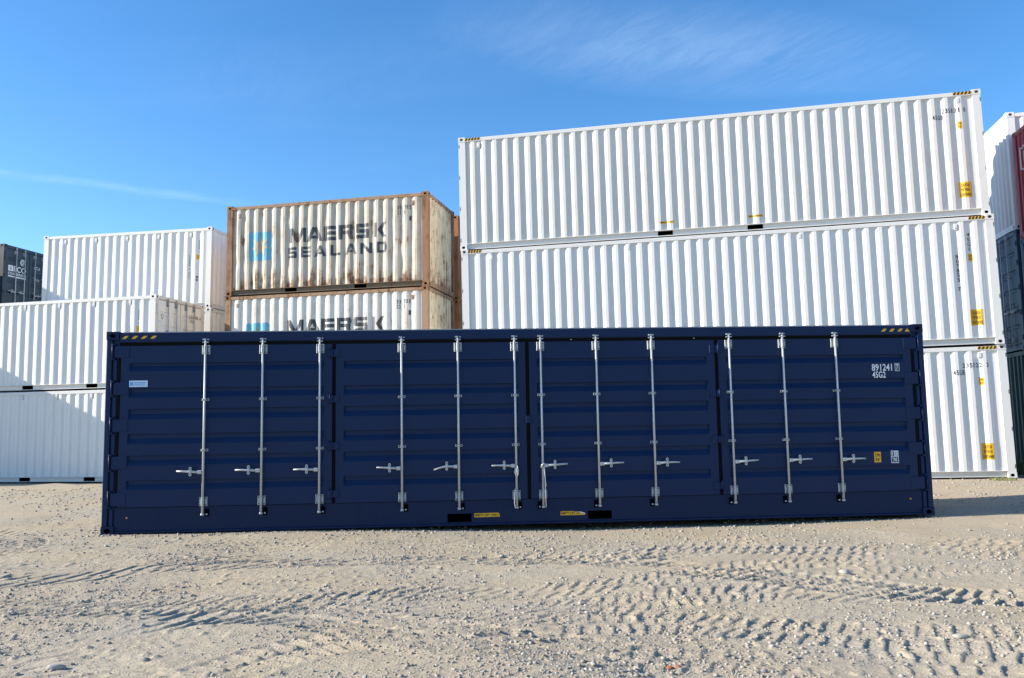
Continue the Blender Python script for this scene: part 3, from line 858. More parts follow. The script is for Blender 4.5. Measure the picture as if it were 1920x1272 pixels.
    # hinges on the two posts
    for zz in ((2.515, 2.690), (1.980, 2.160), (1.450, 1.630), (.915, 1.100), (.400, .585)):
        for k in (0, 1):
            def q(a, c): return (a, c) if k == 0 else (L - c, L - a)
            mb = MB(fr)
            mb.cbox(*q(.118, .330), ND - .012, ND + .012, zz[0], zz[1], .006)
            for e in (zz[0] - .028, zz[1] + .006):
                mb.box(*q(.060, .124), -.030, .012, e, e + .022)
            pin = .092 if k == 0 else L - .092
            mb.tube([(pin, .008, zz[0] - .035), (pin, .008, zz[1] + .035)], .011, 8)
            mb.build('hinge', 'navy_paint', DO[0 if k == 0 else 3])
    # channel blades between post hinges
    for k in (0, 1):
        zz = [.118, .36, .62, .89, 1.13, 1.425, 1.66, 1.955, 2.19, 2.49]
        for i in range(0, len(zz), 2):
            a, c = (.104, .150) if k == 0 else (L - .150, L - .104)
            mb = MB(fr); mb.box(a, c, -.054, -.022, zz[i], zz[i + 1])
            mb.build('post_rib', 'navy_paint', root)
    # rods
    rods = [1.417, 2.235, 3.057, 4.242, 5.067, 5.904, 6.293, 7.124, 7.960, 9.145, 9.967, 10.785]
    for i, s in enumerate(rods):
        sg = -1 if i < 6 else 1
        lock_rod(fr, s, .250, 2.779, sg, root, n0=ND, bent=.055 if i == 4 else (.006 * ((i * 7) % 3 - 1)), seal=1 if i == 5 else 2 if i == 6 else 0, hz=.865 + .004 * ((i * 5) % 3 - 1))
        mb = MB(fr)
        d = -sg
        mb.box(*sorted((s + d * .022, s + d * .080)), -.031, -.020, .232, .338, 1)
        mb.tube([(s + d * .052, -.02, .262), (s + d * .052, .012, .264)], .011, 8, 0)
        mb.box(s - .034, s + .034, -.032, .006, .262, .282, 2)
        mb.build('rod_keeper', ['galvanised', 'hole_shade', 'navy_sill'], root)
    # ends, back, roof, floor
    for side in ('right', 'left'):
        fe = F[side]
        mb = MB(fe); mb.cbox(.165, D - .165, -.080, -.005, H - .118, H - .012, .006); mb.build('end_rail', 'navy_paint', root)
        mb = MB(fe); mb.cbox(.165, D - .165, -.080, -.006, .014, .150, .006); mb.build('end_sill', 'navy_paint', root)
        prof = corrugation(.10, D - .10, .235, .25, (.05, .072, .05), .04, -.012)
        me, _ = panel_mesh(fe, prof, .148, H - .116, lambda s, z: 0, 1, 'navy_paint'); link('end_panel', me, root)
    prof = corrugation(.18, L - .18, .281, .2839)
    me, _ = panel_mesh(F['back'], prof, .15, 2.738, lambda s, z: 0, 1, 'navy_paint'); link('side_panel', me, root)
    mb = MB(F['back']); mb.box(.178, L - .178, -.07, -.006, .015, .15); mb.build('bottom_rail', 'navy_paint', root)
    mb = MB(); mb.box(.02, L - .02, .02, D - .02, H - .045, H - .034)
    for i in range(int((L - .4) / .21)): mb.box(.2 + i * .21, .3 + i * .21, .12, D - .12, H - .034, H - .022)
    mb.build('roof', 'navy_paint', root)
    mb = MB(); mb.box(.06, L - .06, .11, D - .08, .192, .215); mb.build('floor', 'wood_floor', root)
    # print
    pgs = [([(.215 + i * .133, 2.790), (.270 + i * .133, 2.790), (.315 + i * .133, 2.832), (.262 + i * .133, 2.832)], [(0, 1, 2, 3)]) for i in range(4)]
    decal('hazard_stripe', fr, [(merge(*pgs), 'yellow_print')], root, lambda s, z: -.006)
    pgs = [([(11.530 + i * .128, 2.785), (11.585 + i * .128, 2.785), (11.625 + i * .128, 2.828), (11.572 + i * .128, 2.828)], [(0, 1, 2, 3)]) for i in range(3)]
    pgs.append(([(11.905, 2.782), (11.985, 2.782), (11.945, 2.832)], [(0, 1, 2)]))
    decal('hazard_stripe', fr, [(merge(*pgs), 'yellow_print')], root, lambda s, z: -.006)
    sf = surf_b
    decal('serial_number', fr, [(merge(text('891241', 11.355, 11.672, 2.184, 2.290), text('45G2', 11.358, 11.566, 2.078, 2.176)), 'white_print')], DO[3], sf)
    bx = merge(rect(11.717, 11.724, 2.180, 2.296), rect(11.780, 11.787, 2.180, 2.296), rect(11.724, 11.780, 2.180, 2.187), rect(11.724, 11.780, 2.289, 2.296), text('7', 11.735, 11.770, 2.196, 2.280))
    decal('check_digit', fr, [(bx, 'white_print')], DO[3], sf)
    decal('height_label', fr, [(rect(11.312, 11.416, .806, .962), 'yellow_print'), (merge(text('2.9m', 11.326, 11.402, .892, .944), text("9'6\"", 11.330, 11.398, .824, .870)), 'black_print')], DO[3], sf)
    a0, a1, c0, c1 = 11.573, 11.690, .792, .976
    wh = merge(rect(a0, a0 + .008, c0, c1), rect(a1 - .008, a1, c0, c1), rect(a0 + .008, a1 - .008, c0, c0 + .010), rect(a0 + .008, a1 - .008, c1 - .010, c1), rect(a0 + .008, a1 - .008, .880, .890),
               rect(a0 + .020, a0 + .032, .902, .956), rect(a0 + .048, a1 - .014, .896, .964), text('70', a0 + .024, a1 - .024, .812, .866))
    decal('class_label', fr, [(wh, 'white_print'), (text('C', a0 + .058, a1 - .024, .906, .954), 'navy_paint')], DO[3], sf)
    decal('maker_label', fr, [(rect(.336, .595, 2.092, 2.184), 'pale_blue_print'), (merge(rect(.352, .392, 2.112, 2.164), rect(.402, .575, 2.148, 2.160), rect(.402, .560, 2.128, 2.136), rect(.402, .575, 2.112, 2.118)), 'blue_print')], DO[0], sf)
    y = merge(([(5.284, .129), (5.656, .131), (5.650, .170), (5.632, .189), (5.284, .186)], [(0, 1, 2, 3, 4)]))
    decal('lift_label', fr, [(y, 'yellow_print'), (text('EMPTY LIFT ONLY', 5.296, 5.640, .142, .176), 'black_print')], root, lambda s, z: -.030)
    y = merge(([(6.545, .129), (6.912, .129), (6.905, .146), (6.80, .178), (6.72, .187), (6.545, .187)], [(0, 1, 2, 3, 4, 5)]))
    decal('lift_label', fr, [(y, 'yellow_print'), (merge(text('EMPTY LIFT', 6.556, 6.765, .142, .176), text('ON', 6.776, 6.830, .142, .166)), 'black_print'), (([(6.80, .178), (6.905, .146), (6.91, .154), (6.84, .178)], [(0, 1, 2, 3)]), 'white_print')], root, lambda s, z: -.030)
    for s, z in ((.346, .234), (11.841, .256)):
        mb = MB(fr); mb.tube([(s, -.03, z), (s, -.022, z)], .012, 8); mb.build('bolt_cap', 'yellow_print', root)
    for s, z in ((8.62, 2.716), (6.75, 2.716)):
        mb = MB(fr); mb.box(s, s + .02, -.036, -.03, z - .004, z + .004); mb.build('paint_chip', 'white_print', root)
    return b
blue = place(blue_container(), (6.2988, 12.9623, .0131), .0624, -.0026)

# ------------------------------------------------------------------ white 40 ft stack, back right
GW = 'stacked white long containers behind the blue one'
def caution(b, s0, s1, z0, z1):
    h = z1 - z0
    decal('warning_label', b.F['front'], [(rect(s0, s1, z0, z1), 'yellow_print'),
          (merge(text('CAUTION', s0 + .05, s1 - .05, z1 - .115, z1 - .045), text("9'6\"HIGH", s0 + .045, s1 - .045, z0 + h / 2 - .04, z0 + h / 2 + .035), text('CONTAINER', s0 + .015, s1 - .015, z0 + .03, z0 + .10)), 'black_print')],
          b.root, b.surf, b.cs, b.cz, .002)
def height_mark(b, s0, s1, z0, z1):
    zm = (z0 + z1) / 2
    decal('height_label', b.F['front'], [(rect(s0, s1, z0, z1), 'yellow_print'), (merge(text('2.9m', s0 + .012, s1 - .012, zm + .014, z1 - .022), text("9'6\"", s0 + .014, s1 - .014, z0 + .02, zm - .016)), 'black_print')], b.root, b.surf, b.cs, b.cz, .002)
YW, TW = -.1945, .0076
SP = (10.8205, 18.5067, .150)
def rail_surf(s, z): return -.004
def white_long(label, dz, dx, vents, stripes, group=GW, mat='white_paint', first=.281):
    b = container('white_container', label, 12.192, 2.896, mat, 'white_trim', vents=vents, group=group, first=first)
    place(b, (SP[0] + dx[0], SP[1] + dx[1], SP[2] + dz), YW, TW)
    for a, c in stripes:
        decal('hazard_stripe', b.F['front'], hazard(a, c, 2.800, 2.862, 5), b.root, rail_surf)
    for k in range(4):
        for s in (.016, 12.165):
            z = 2.66 - k * .805
            mb = MB(b.F['front']); mb.box(s, s + .011, -.008, -.003, z - .045, z + .045); mb.build('post_notch', 'hole_shade', b.root)
    return b
w1 = white_long('bottom long white container whose number ends in 3, standing on the gravel', 0, (0, 0), [(8.07, 2.67), (11.655, 2.675)], [(11.615, 12.008)])
w2 = white_long('middle long white container with vertical black digits, second of the right stack', 2.900, (-.070, -.045), [(.770, 2.662), (4.136, 2.68), (8.072, 2.68), (11.394, 2.668)], [(.178, .525), (11.665, 12.010)], first=.345)
w3 = white_long('topmost long white container against the sky, with two yellow strips above its fork pockets', 5.802, (-.110, .030), [(.530, 2.672), (11.705, 2.672)], [(.178, .570), (11.61, 12.005)], mat='cream_white_paint')
fr = w3.F['front']
decal('serial_number', fr, [(merge(spaced('235131 0', 11.350, 11.868, 2.402, 2.506), spaced('45GB', 11.140, 11.385, 2.264, 2.368)), 'black_print')], w3.root, w3.surf, w3.cs)
height_mark(w3, 11.66, 11.755, 2.014, 2.184); caution(w3, 11.59, 11.858, .425, .785)
for a, c in ((4.934, 5.275), (6.989, 7.317)):
    decal('lift_label', fr, [(rect(a, c, .318, .372), 'yellow_print'), (text('EMPTY LIFT ONLY', a + .02, c - .02, .332, .358), 'black_print')], w3.root, w3.surf, w3.cs)
fr = w1.F['front']
decal('serial_number', fr, [(merge(spaced('235122 3', 11.285, 11.828, 2.408, 2.506), spaced('45GB', 11.080, 11.338, 2.252, 2.358)), 'black_print')], w1.root, w1.surf, w1.cs)
height_mark(w1, 11.60, 11.697, 2.016, 2.186); caution(w1, 11.538, 11.786, .398, .750)
fr = w2.F['front']
decal('serial_number', fr, [(digits_column('807855 7', 11.352, 11.410, 2.030, .088, .0165), 'black_print')], w2.root, w2.surf, w2.cs)
decal('type_code', fr, [(digits_column('45G1', 11.618, 11.674, 2.511, .088, .022), 'black_print')], w2.root, w2.surf, w2.cs)
height_mark(w2, 11.614, 11.706, 1.866, 2.035); caution(w2, 11.548, 11.806, .430, .786)

# ------------------------------------------------------------------ worn 20 ft stack, middle
def letters(defs):
    """block capitals as bars; each entry: letter, s0, s1, z0, z1"""
    out = []
    for ch, s0, s1, z0, z1 in defs:
        w, h = s1 - s0, z1 - z0
        t = .24 * h; v = .26 * w
        def P_(*pts): out.append(([(s0 + a * w, z0 + c * h) for a, c in pts], [tuple(range(len(pts)))]))
        tb = t / h; vb = v / w
        if ch == 'M':
            P_((0, 0), (.15, 0), (.15, 1), (0, 1)); P_((.85, 0), (1, 0), (1, 1), (.85, 1))
            P_((.15, 1), (.15, .60), (.42, 0), (.5, 0), (.5, .35), (.22, 1)); P_((.85, 1), (.78, 1), (.5, .35), (.5, 0), (.58, 0), (.85, .60))
        elif ch == 'A':
            P_((0, 0), (.22, 0), (.5, .72), (.5, 1), (.38, 1)); P_((1, 0), (.62, 1), (.5, 1), (.5, .72), (.78, 0)); P_((.30, .20), (.70, .20), (.62, .40), (.38, .40))
        elif ch == 'E':
            P_((0, 0), (vb, 0), (vb, 1), (0, 1))
            for q in (0, .5 - tb / 2, 1 - tb): P_((vb, q), (1, q), (1, q + tb), (vb, q + tb))
        elif ch == 'R':
            P_((0, 0), (vb, 0), (vb, 1), (0, 1)); P_((vb, 1 - tb), (.95, 1 - tb), (.95, 1), (vb, 1)); P_((vb, .36), (.95, .36), (.95, .36 + tb), (vb, .36 + tb))
            P_((1 - vb, .36 + tb), (1, .40 + tb), (1, .96), (.95, 1 - tb), (1 - vb, 1 - tb)); P_((.62, .36), (.75, 0), (1, 0), (.92, .36))
        elif ch == 'S':
            for q in (0, .5 - tb / 2, 1 - tb): P_((.03, q), (.97, q), (.97, q + tb), (.03, q + tb))
            P_((0, .5), (vb, .5 + tb / 2), (vb, 1 - tb), (0, .96)); P_((1 - vb, tb), (1, .05), (1, .5), (1 - vb, .5 - tb / 2))
        elif ch == 'K':
            P_((0, 0), (vb * .8, 0), (vb * .8, 1), (0, 1)); P_((.30, .5), (.62, .5), (1, 1), (.68, 1)); P_((.30, .5), (.68, 0), (1, 0), (.62, .5))
        elif ch == 'L':
            P_((0, 0), (vb, 0), (vb, 1), (0, 1)); P_((vb, 0), (1, 0), (1, tb), (vb, tb))
        elif ch == 'N':
            P_((0, 0), (vb * .8, 0), (vb * .8, 1), (0, 1)); P_((1 - vb * .8, 0), (1, 0), (1, 1), (1 - vb * .8, 1)); P_((vb * .8, 1), (vb * .8, .62), (1 - vb * .8, 0), (1 - vb * .8, .38))
        elif ch == 'D':
            P_((0, 0), (vb, 0), (vb, 1), (0, 1)); P_((vb, 0), (.85, 0), (.95, tb), (vb, tb)); P_((vb, 1 - tb), (.95, 1 - tb), (.85, 1), (vb, 1)); P_((1 - vb, tb), (.95, tb), (1, .3), (1, .7), (.95, 1 - tb), (1 - vb, 1 - tb))
    return merge(*out)
def star(cs, cz, r0, r1, k=7):
    V = [(cs, cz)] + [(cs + (r0 if i % 2 == 0 else r1) * math.sin(math.pi * i / k), cz + (r0 if i % 2 == 0 else r1) * math.cos(math.pi * i / k)) for i in range(2 * k)]
    return V, [(0, 1 + (i + 1) % (2 * k), 1 + i) for i in range(2 * k)]
def rounded(s0, s1, z0, z1, r):
    pts = []
    for cx, cz, a in ((s1 - r, z0 + r, -90), (s1 - r, z1 - r, 0), (s0 + r, z1 - r, 90), (s0 + r, z0 + r, 180)):
        pts += [(cx + r * math.cos(R(a + q)), cz + r * math.sin(R(a + q))) for q in (0, 30, 60, 90)]
    return pts, [tuple(range(len(pts)))]
def worn(label, dz, dx, pm, fm_, em, dent, seed, nums, txt=True, group='worn cream containers with dark lettering'):
    b = container('worn_container', label, 6.058, 2.591, pm, fm_, cast='rusty_brown', group=group, first=.283 - .2792 * 0, pitch=.2792,
                  dent=dent, seed=seed, end_mat=em, vents=[(.40, 2.30), (5.62, 2.31)], rail='pale_rust', low_rail='dark_rail')
    place(b, (-2.2067 + dx, 22.5159, 5.2639 - dz), -.2237, -.0041)
    if txt:
        o = dx * .8
        fr = b.F['front']
        decal('emblem', fr, [(rounded(.70 + o, 1.41 + o, .970, 1.785, .07), 'sky_blue_print'), (star(1.06 + o, 1.375, .335, .125), 'cream_print')], b.root, b.surf, b.cs, b.cz, .004)
        d1 = [('M', 1.95, 2.45), ('A', 2.46, 2.97), ('E', 2.98, 3.36), ('R', 3.44, 3.87), ('S', 3.94, 4.34), ('K', 4.48, 4.84)]
        d2 = [('S', 1.91, 2.17), ('E', 2.31, 2.59), ('A', 2.70, 3.06), ('L', 3.20, 3.50), ('A', 3.62, 3.98), ('N', 4.08, 4.42), ('D', 4.57, 4.85)]
        sh = letters([(c, a + o, e + o, 1.415, 1.825) for c, a, e in d1] + [(c, a + o, e + o, .980, 1.285) for c, a, e in d2])
        decal('lettering', fr, [(sh, 'faded_ink')], b.root, b.surf, b.cs, b.cz, .004)
        decal('serial_number', fr, [(spaced(nums[0], 5.15, 5.56, 2.140, 2.245), 'grey_print')], b.root, b.surf, b.cs, b.cz, .004)
        decal('type_code', fr, [(spaced(nums[1], 5.15, 5.40, 2.005, 2.110), 'grey_print')], b.root, b.surf, b.cs, b.cz, .004)
        decal('mark', fr, [(merge(rect(5.50, 5.56, 1.82, 1.95)), 'grey_print')], b.root, b.surf, b.cs, b.cz, .004)
    return b
r3 = worn('rust stained cream container with brown posts and two lines of dark lettering', 0, 0, 'worn_ivory', 'rusty_brown', 'worn_yellow', .020, 11, ('33 782', '22 1'))
r2 = worn('cleaner white container with lettering, directly under the rust stained cream one', 2.595, -.03, 'worn_white', 'pale_rust', 'worn_yellow', .006, 12, ('33 738', '22 1'))
r1 = worn('plain cream container at the foot of the lettered stack, hidden by the blue one', 5.190, 0, 'worn_white', 'pale_rust', 'worn_yellow', 0, 13, None, txt=False)
r1.root.location.z += .012
GB = 'brown containers behind the worn stack'
for k, lab in enumerate(('orange brown container just behind the rust stained one, its corner lit at the top', 'brown container under the sunlit orange brown one behind the worn stack', 'lowest brown container behind the worn stack')):
    b = container('brown_container', lab, 6.058, 2.591, 'orange_brown', 'orange_brown', group=GB, first=.283, pitch=.2792)
    place(b, (-2.2067 + 2.80 * .2218 + .01, 22.5159 + 2.80 * .975, 5.2639 - 2.595 * k), -.2237, -.0041)

# ------------------------------------------------------------------ white 20 ft stacks, back left
GL = 'white short containers on the left'
def white_short(label, corner, yaw, tilt, right='panel', vents=(), first=.1786, mat='white_paint', end='lightened_ivory', cast='white_trim'):
    b = container('white_container', label, 6.058, 2.591, mat, 'white_trim', cast=cast, right=right, group=GL, first=first, pitch=.2822, vents=vents, end_mat=end)
    return place(b, corner, yaw, tilt)
vv = [(.70, 2.41), (1.849, 2.41), (2.976, 2.41), (4.097, 2.41), (5.25, 2.41)]
lm = white_short('white container with ivory doors on its right end, upper one of the front left stack', (-9.9086, 23.4125, .128 + 2.597), -.2003, -.0012, 'door', vv, cast='lightened_ivory')
lb = white_short('white container mostly in shade, standing on the ground at the far left', (-9.9057, 23.4262, .1284), -.2003, -.0012, 'door', vv)
vv2 = [(.805, 2.37), (1.93, 2.37), (3.06, 2.37), (4.19, 2.37), (5.322, 2.37)]
lu = white_short('highest white container at left, between the dark one and the rusty one', (-9.4761, 26.4428, 5.3504), -.1862, -.0104, 'panel', vv2, first=.278, end='lightened_ivory')
l2 = white_short('white container whose ivory end shows just below the highest left one', (-9.4761, 26.4428, 5.3504 - 2.595), -.1862, -.0104, 'panel', vv2, end='lightened_ivory')
l1 = white_short('lowest white container of the rear left stack, behind the front left stack', (-9.4761, 26.4428, 5.3504 - 5.190), -.1862, -.0104, 'panel', (), end='lightened_ivory')
def small_label(b, s0, s1, z0, z1):
    zm = (z0 + z1) / 2
    decal('height_label', b.F['front'], [(rect(s0, s1, z0, z1), 'yellow_print'), (merge(rect(s0 + .01, s1 - .01, zm - .004, zm + .004)), 'grey_print')], b.root, b.surf, b.cs, b.cz, .002)
small_label(lm, 5.456, 5.555, 1.557, 1.727)
decal('serial_number', lm.F['front'], [(digits_column('222088 0', 5.498, 5.538, 2.19, .040, .012), 'grey_print')], lm.root, lm.surf, lm.cs)
decal('type_code', lm.F['front'], [(digits_column('22G1', 5.250, 5.290, 1.72, .05, .014), 'grey_print')], lm.root, lm.surf, lm.cs)
small_label(lu, 5.530, 5.630, 1.554, 1.722)
decal('serial_number', lu.F['front'], [(digits_column('222098 0', 5.588, 5.628, 2.18, .040, .012), 'grey_print'), (merge(rect(5.535, 5.585, .96, 1.03), rect(5.540, 5.575, .86, .94)), 'grey_print')], lu.root, lu.surf, lu.cs)
decal('type_code', lu.F['front'], [(digits_column('222098 0 22G1', 5.262, 5.300, 1.71, .045, .016), 'grey_print')], lu.root, lu.surf, lu.cs)
fe = lm.F['right']
ring = []
for k in range(20):
    a0, a1 = 2 * math.pi * k / 20, 2 * math.pi * (k + 1) / 20
    if k in (2, 3, 12): continue
    ring.append(([(.335 + .055 * math.cos(a0), 2.0 + .075 * math.sin(a0)), (.335 + .055 * math.cos(a1), 2.0 + .075 * math.sin(a1)), (.335 + .035 * math.cos(a1), 2.0 + .05 * math.sin(a1)), (.335 + .035 * math.cos(a0), 2.0 + .05 * math.sin(a0))], [(0, 1, 2, 3)]))
ends = lambda s, z: -.012
decal('emblem', fe, [(merge(*ring), 'grey_print'), (rect(.13, .30, 1.825, 1.875), 'pale_blue_print')], lm.root, ends)
decal('serial_number', fe, [(spaced('222088 0', 1.66, 2.28, 2.115, 2.205), 'grey_print')], lm.root, ends)
decal('type_code', fe, [(spaced('22G1', 1.66, 2.00, 1.985, 2.075), 'grey_print')], lm.root, ends)

# dark container with doors, far left
def corner_from(b0, s, ly, z):
    return b0.m @ Vector((s, ly, z))
YL = -.1862
GE = 'dark containers at the far left'
def eco(label, k, right):
    b = container('dark_container', label, 6.058, 2.591, 'charcoal_paint', 'charcoal_paint', right=right, group=GE, first=.283, pitch=.2792, cast='charcoal_paint')
    p = corner_from(lu, -2.5, 1.13, .115 - .0 - 2.595 * k)
    return place(b, p, YL, -.004)
e3 = eco('charcoal container with white door lettering and silver rods, high at the left edge', 0, 'door')
e2 = eco('second charcoal container, below the lettered one at the left edge', 1, 'door')
e1 = eco('lowest charcoal container below the lettered one at the left edge', 2, 'door')
fe = e3.F['right']
emb = []
for k in range(16):
    a0, a1 = 2 * math.pi * k / 16, 2 * math.pi * (k + 1) / 16
    for ro, ri in ((.115, .085), (.06, .035)):
        if (k in (13, 14) and ro > .1): continue
        emb.append(([(.90 + ro * math.cos(a0), 2.06 + ro * math.sin(a0)), (.90 + ro * math.cos(a1), 2.06 + ro * math.sin(a1)), (.90 + ri * math.cos(a1), 2.06 + ri * math.sin(a1)), (.90 + ri * math.cos(a0), 2.06 + ri * math.sin(a0))], [(0, 1, 2, 3)]))
sq = merge(rect(.24, .30, 1.68, 1.88), rect(.40, .46, 1.68, 1.88), rect(.30, .40, 1.68, 1.73), rect(.30, .40, 1.83, 1.88), rect(.325, .375, 1.755, 1.805))
decal('lettering', fe, [(merge(*emb, sq, text('ECO', .49, 1.07, 1.68, 1.88), text('CONTAINERS', .24, 1.07, 1.55, 1.645), rect(.24, 1.07, 1.475, 1.515)), 'white_print')], e3.root, ends)
decal('door_marks', fe, [(merge(rect(1.50, 1.56, 1.93, 2.02), rect(1.60, 1.66, 1.93, 2.02), rect(1.46, 1.70, 1.50, 1.57), rect(1.50, 1.66, 1.24, 1.36), rect(.10, .36, .42, .78), rect(1.45, 1.75, .92, .98), rect(1.50, 1.72, .55, .75)), 'grey_print')], e3.root, ends)
decal('door_marks', fe, [(merge(text('ECU', 1.46, 1.74, 1.93, 2.03), text('22G1', 1.46, 1.72, 1.50, 1.58)), 'white_print')], e3.root, ends)

# stacks outside the left edge of the picture; they throw the shade across the left stack
GO = 'containers beyond the left edge'
o_lm = lambda s, ly, z: lm.m @ Vector((s, ly, z))
for k in range(2):
    b = container('blue_container', ('lower', 'upper')[k] + ' blue container of the low stack beyond the left edge', 6.058, 2.591, 'blue_paint', 'blue_paint', group=GO, first=.283, pitch=.2792)
    p = o_lm(-2.85, -2.4, 0); place(b, (p.x, p.y, .11 + 2.595 * k), -.2003, 0)
for k in range(3):
    b = container('green_container', ('lowest', 'middle', 'top')[k] + ' green container of the tall stack beyond the left edge', 6.058, 2.591, 'green_paint', 'green_paint', group=GO, first=.283, pitch=.2792)
    p = corner_from(lu, -3.35, -1.75, 0); place(b, (p.x, p.y, .11 + 2.595 * k), YL, 0)

# ------------------------------------------------------------------ stacks at the right edge, ends towards us
axw = Vector((math.cos(YW), math.sin(YW), 0)); ayw = Vector((-axw.y, axw.x, 0))
o1 = Vector((SP[0], SP[1], 0))
GA = 'end-on containers at the right edge'
def endon(name, label, ay0, G, z, H, mat, left='panel', frame=None):
    b = container(name, label, 6.058, H, mat, frame or mat, left=left, end_mat=mat, group=GA, first=.283, pitch=.2792)
    p = o1 + axw * (G + 6.058) + ayw * ay0
    return place(b, (p.x, p.y, z), YW, 0)
z0r = .14
a3 = endon('white_container', 'white container end half in shadow at the top right, behind the right stack', 1.78, 1.0, z0r + 5.80, 2.896, 'white_paint', frame='lightened_ivory')
a2 = endon('blue_container', 'shaded blue container with door bars under the white end at the right edge', 1.78, 1.0, z0r + 2.90, 2.896, 'blue_paint', left='door')
a1 = endon('green_container', 'dark green container on the ground behind the right stack', 1.78, 1.02, z0r, 2.896, 'green_paint')
b3 = endon('red_container', 'dull red container with white outline letters at the upper right corner', -.83, 1.02, z0r + 5.49, 2.591, 'red_paint')
b2 = endon('blue_container', 'deep blue container directly under the red one at the right edge', -.83, 1.01, z0r + 2.895, 2.591, 'deep_blue_paint')
b1 = endon('blue_container', 'lowest blue container under the red one, past the right edge', -.83, 1.01, z0r, 2.891, 'deep_blue_paint')
decal('hazard_stripe', b3.F['left'], hazard(.18, .62, 2.591 - .075, 2.591 - .022, 4), b3.root, lambda s, z: -.005)
def outline(fr_pts, w=.035):
    sh = []
    for (a, c), (d, e) in zip(fr_pts[:-1], fr_pts[1:]):
        v = Vector((d - a, e - c)).normalized() * w / 2; nn = Vector((-v.y, v.x))
        sh.append(([(a - v.x + nn.x, c - v.y + nn.y), (d + v.x + nn.x, e + v.y + nn.y), (d + v.x - nn.x, e + v.y - nn.y), (a - v.x - nn.x, c - v.y - nn.y)], [(0, 1, 2, 3)]))
    return merge(*sh)
prof_e = corrugation(.10, 2.338, .235, .25, (.05, .072, .05), .04, -.012)
surf_e = lambda s, z: float(np.interp(s, [p[0] for p in prof_e], [p[1] for p in prof_e]))
et = merge(outline([(.36, 1.62), (.36, 2.12), (.78, 2.12)]), outline([(.36, 1.62), (.80, 1.62), (.80, 1.78), (.58, 1.78), (.58, 1.98), (.80, 1.98), (.78, 2.12)]), outline([(.95, 1.62), (.95, 2.12), (1.12, 2.12), (1.40, 1.8), (1.40, 2.12)]))
decal('lettering', b3.F['left'], [(et, 'white_print')], b3.root, surf_e, [p[0] for p in prof_e])
# far blue container glimpsed through the slot between the stacks
fb = container('blue_container', 'blue container glimpsed in the slot between the worn stack and the white stack', 6.058, 2.591, 'deep_blue_paint', 'deep_blue_paint', first=.283, pitch=.2792)
place(fb, (3.4, 33.0, 2.72), -.2, 0)
fb2 = container('blue_container', 'lower blue container behind the slot between the stacks', 6.058, 2.591, 'deep_blue_paint', 'deep_blue_paint', first=.283, pitch=.2792)
place(fb2, (3.4, 33.0, .12), -.2, 0)
decal('door_marks', fb.F['front'], [(merge(*[rect(5.2, 5.75, 2.1 - i * .33, 2.2 - i * .33) for i in range(6)]), 'pale_blue_print')], fb.root, fb.surf, fb.cs)

# ------------------------------------------------------------------ loose gravel, stones, weeds
def ico():
    p = (1 + 5 ** .5) / 2
    v = np.array([(-1, p, 0), (1, p, 0), (-1, -p, 0), (1, -p, 0), (0, -1, p), (0, 1, p), (0, -1, -p), (0, 1, -p), (p, 0, -1), (p, 0, 1), (-p, 0, -1), (-p, 0, 1)], float)
    v /= np.linalg.norm(v[0])
    f = np.array([(0, 11, 5), (0, 5, 1), (0, 1, 7), (0, 7, 10), (0, 10, 11), (1, 5, 9), (5, 11, 4), (11, 10, 2), (10, 7, 6), (7, 1, 8), (3, 9, 4), (3, 4, 2), (3, 2, 6), (3, 6, 8), (3, 8, 9), (4, 9, 5), (2, 4, 11), (6, 2, 10), (8, 6, 7), (9, 8, 1)], np.int32)
    return v, f
IV, IF = ico()
n = 170000
yy = 4.4 * (23. / 4.4) ** rng.random(n)
xx = (rng.random(n) * 2 - 1) * .70 * yy
dens = sstep(.42 + lattice_noise(xx, yy, 1.3, 21) * 2.4 + lattice_noise(xx, yy, .4, 22) * 1.2)
keep = rng.random(n) < (.11 + .80 * dens)
# thicker gravel spill at the bottom centre-right
n2_ = 4200
ex = rng.normal(.55, .48, n2_); ey = rng.normal(5.35, .30, n2_)
bx = rng.uniform(-6.1, 6.4, 3200); by = 12.19 + (bx + 5.88) * .0625 - rng.gamma(1.5, .07, 3200)   # grit gathered along the foot of the blue container
xx = np.r_[xx[keep], ex, bx]; yy = np.r_[yy[keep], ey, by]
k_ = yy > 4.36
xx, yy = xx[k_], yy[k_]
rr = np.minimum(.0030 * (rng.random(len(xx)) + .012) ** -.42, .0165) * (.65 + .35 * yy / 6)
zz = ground_height(xx, yy)
OV = np.array([(1, 0, 0), (-1, 0, 0), (0, 1, 0), (0, -1, 0), (0, 0, 1), (0, 0, -1)], float)
OF = np.array([(0, 2, 4), (2, 1, 4), (1, 3, 4), (3, 0, 4)], np.int32)
def grains(sel, V_, F_, base):
    x_, y_, r_, z_ = xx[sel], yy[sel], rr[sel], zz[sel]
    m_ = len(x_); nv = len(V_)
    sc_ = r_[:, None, None] * (1 + .4 * (rng.random((m_, nv, 1)) - .5)) * np.stack([.8 + .6 * rng.random(m_), .8 + .5 * rng.random(m_), .55 + .4 * rng.random(m_)], -1)[:, None, :]
    ang = rng.random(m_) * 6.283
    ca, sa = np.cos(ang)[:, None], np.sin(ang)[:, None]
    v_ = V_[None] * sc_
    c_ = np.stack([v_[..., 0] * ca - v_[..., 1] * sa + x_[:, None], v_[..., 0] * sa + v_[..., 1] * ca + y_[:, None], v_[..., 2] + (z_ + r_ * .22)[:, None]], -1).reshape(-1, 3)
    f_ = (F_[None] + (np.arange(m_) * nv)[:, None, None]).reshape(-1, 3) + base
    return c_, f_, np.repeat(rng.random(m_), nv)
big = rr > .0075 * (.65 + .35 * yy / 6)
c1, f1, t1 = grains(~big, OV, OF, 0)
c2, f2, t2 = grains(big, IV, IF, len(c1))
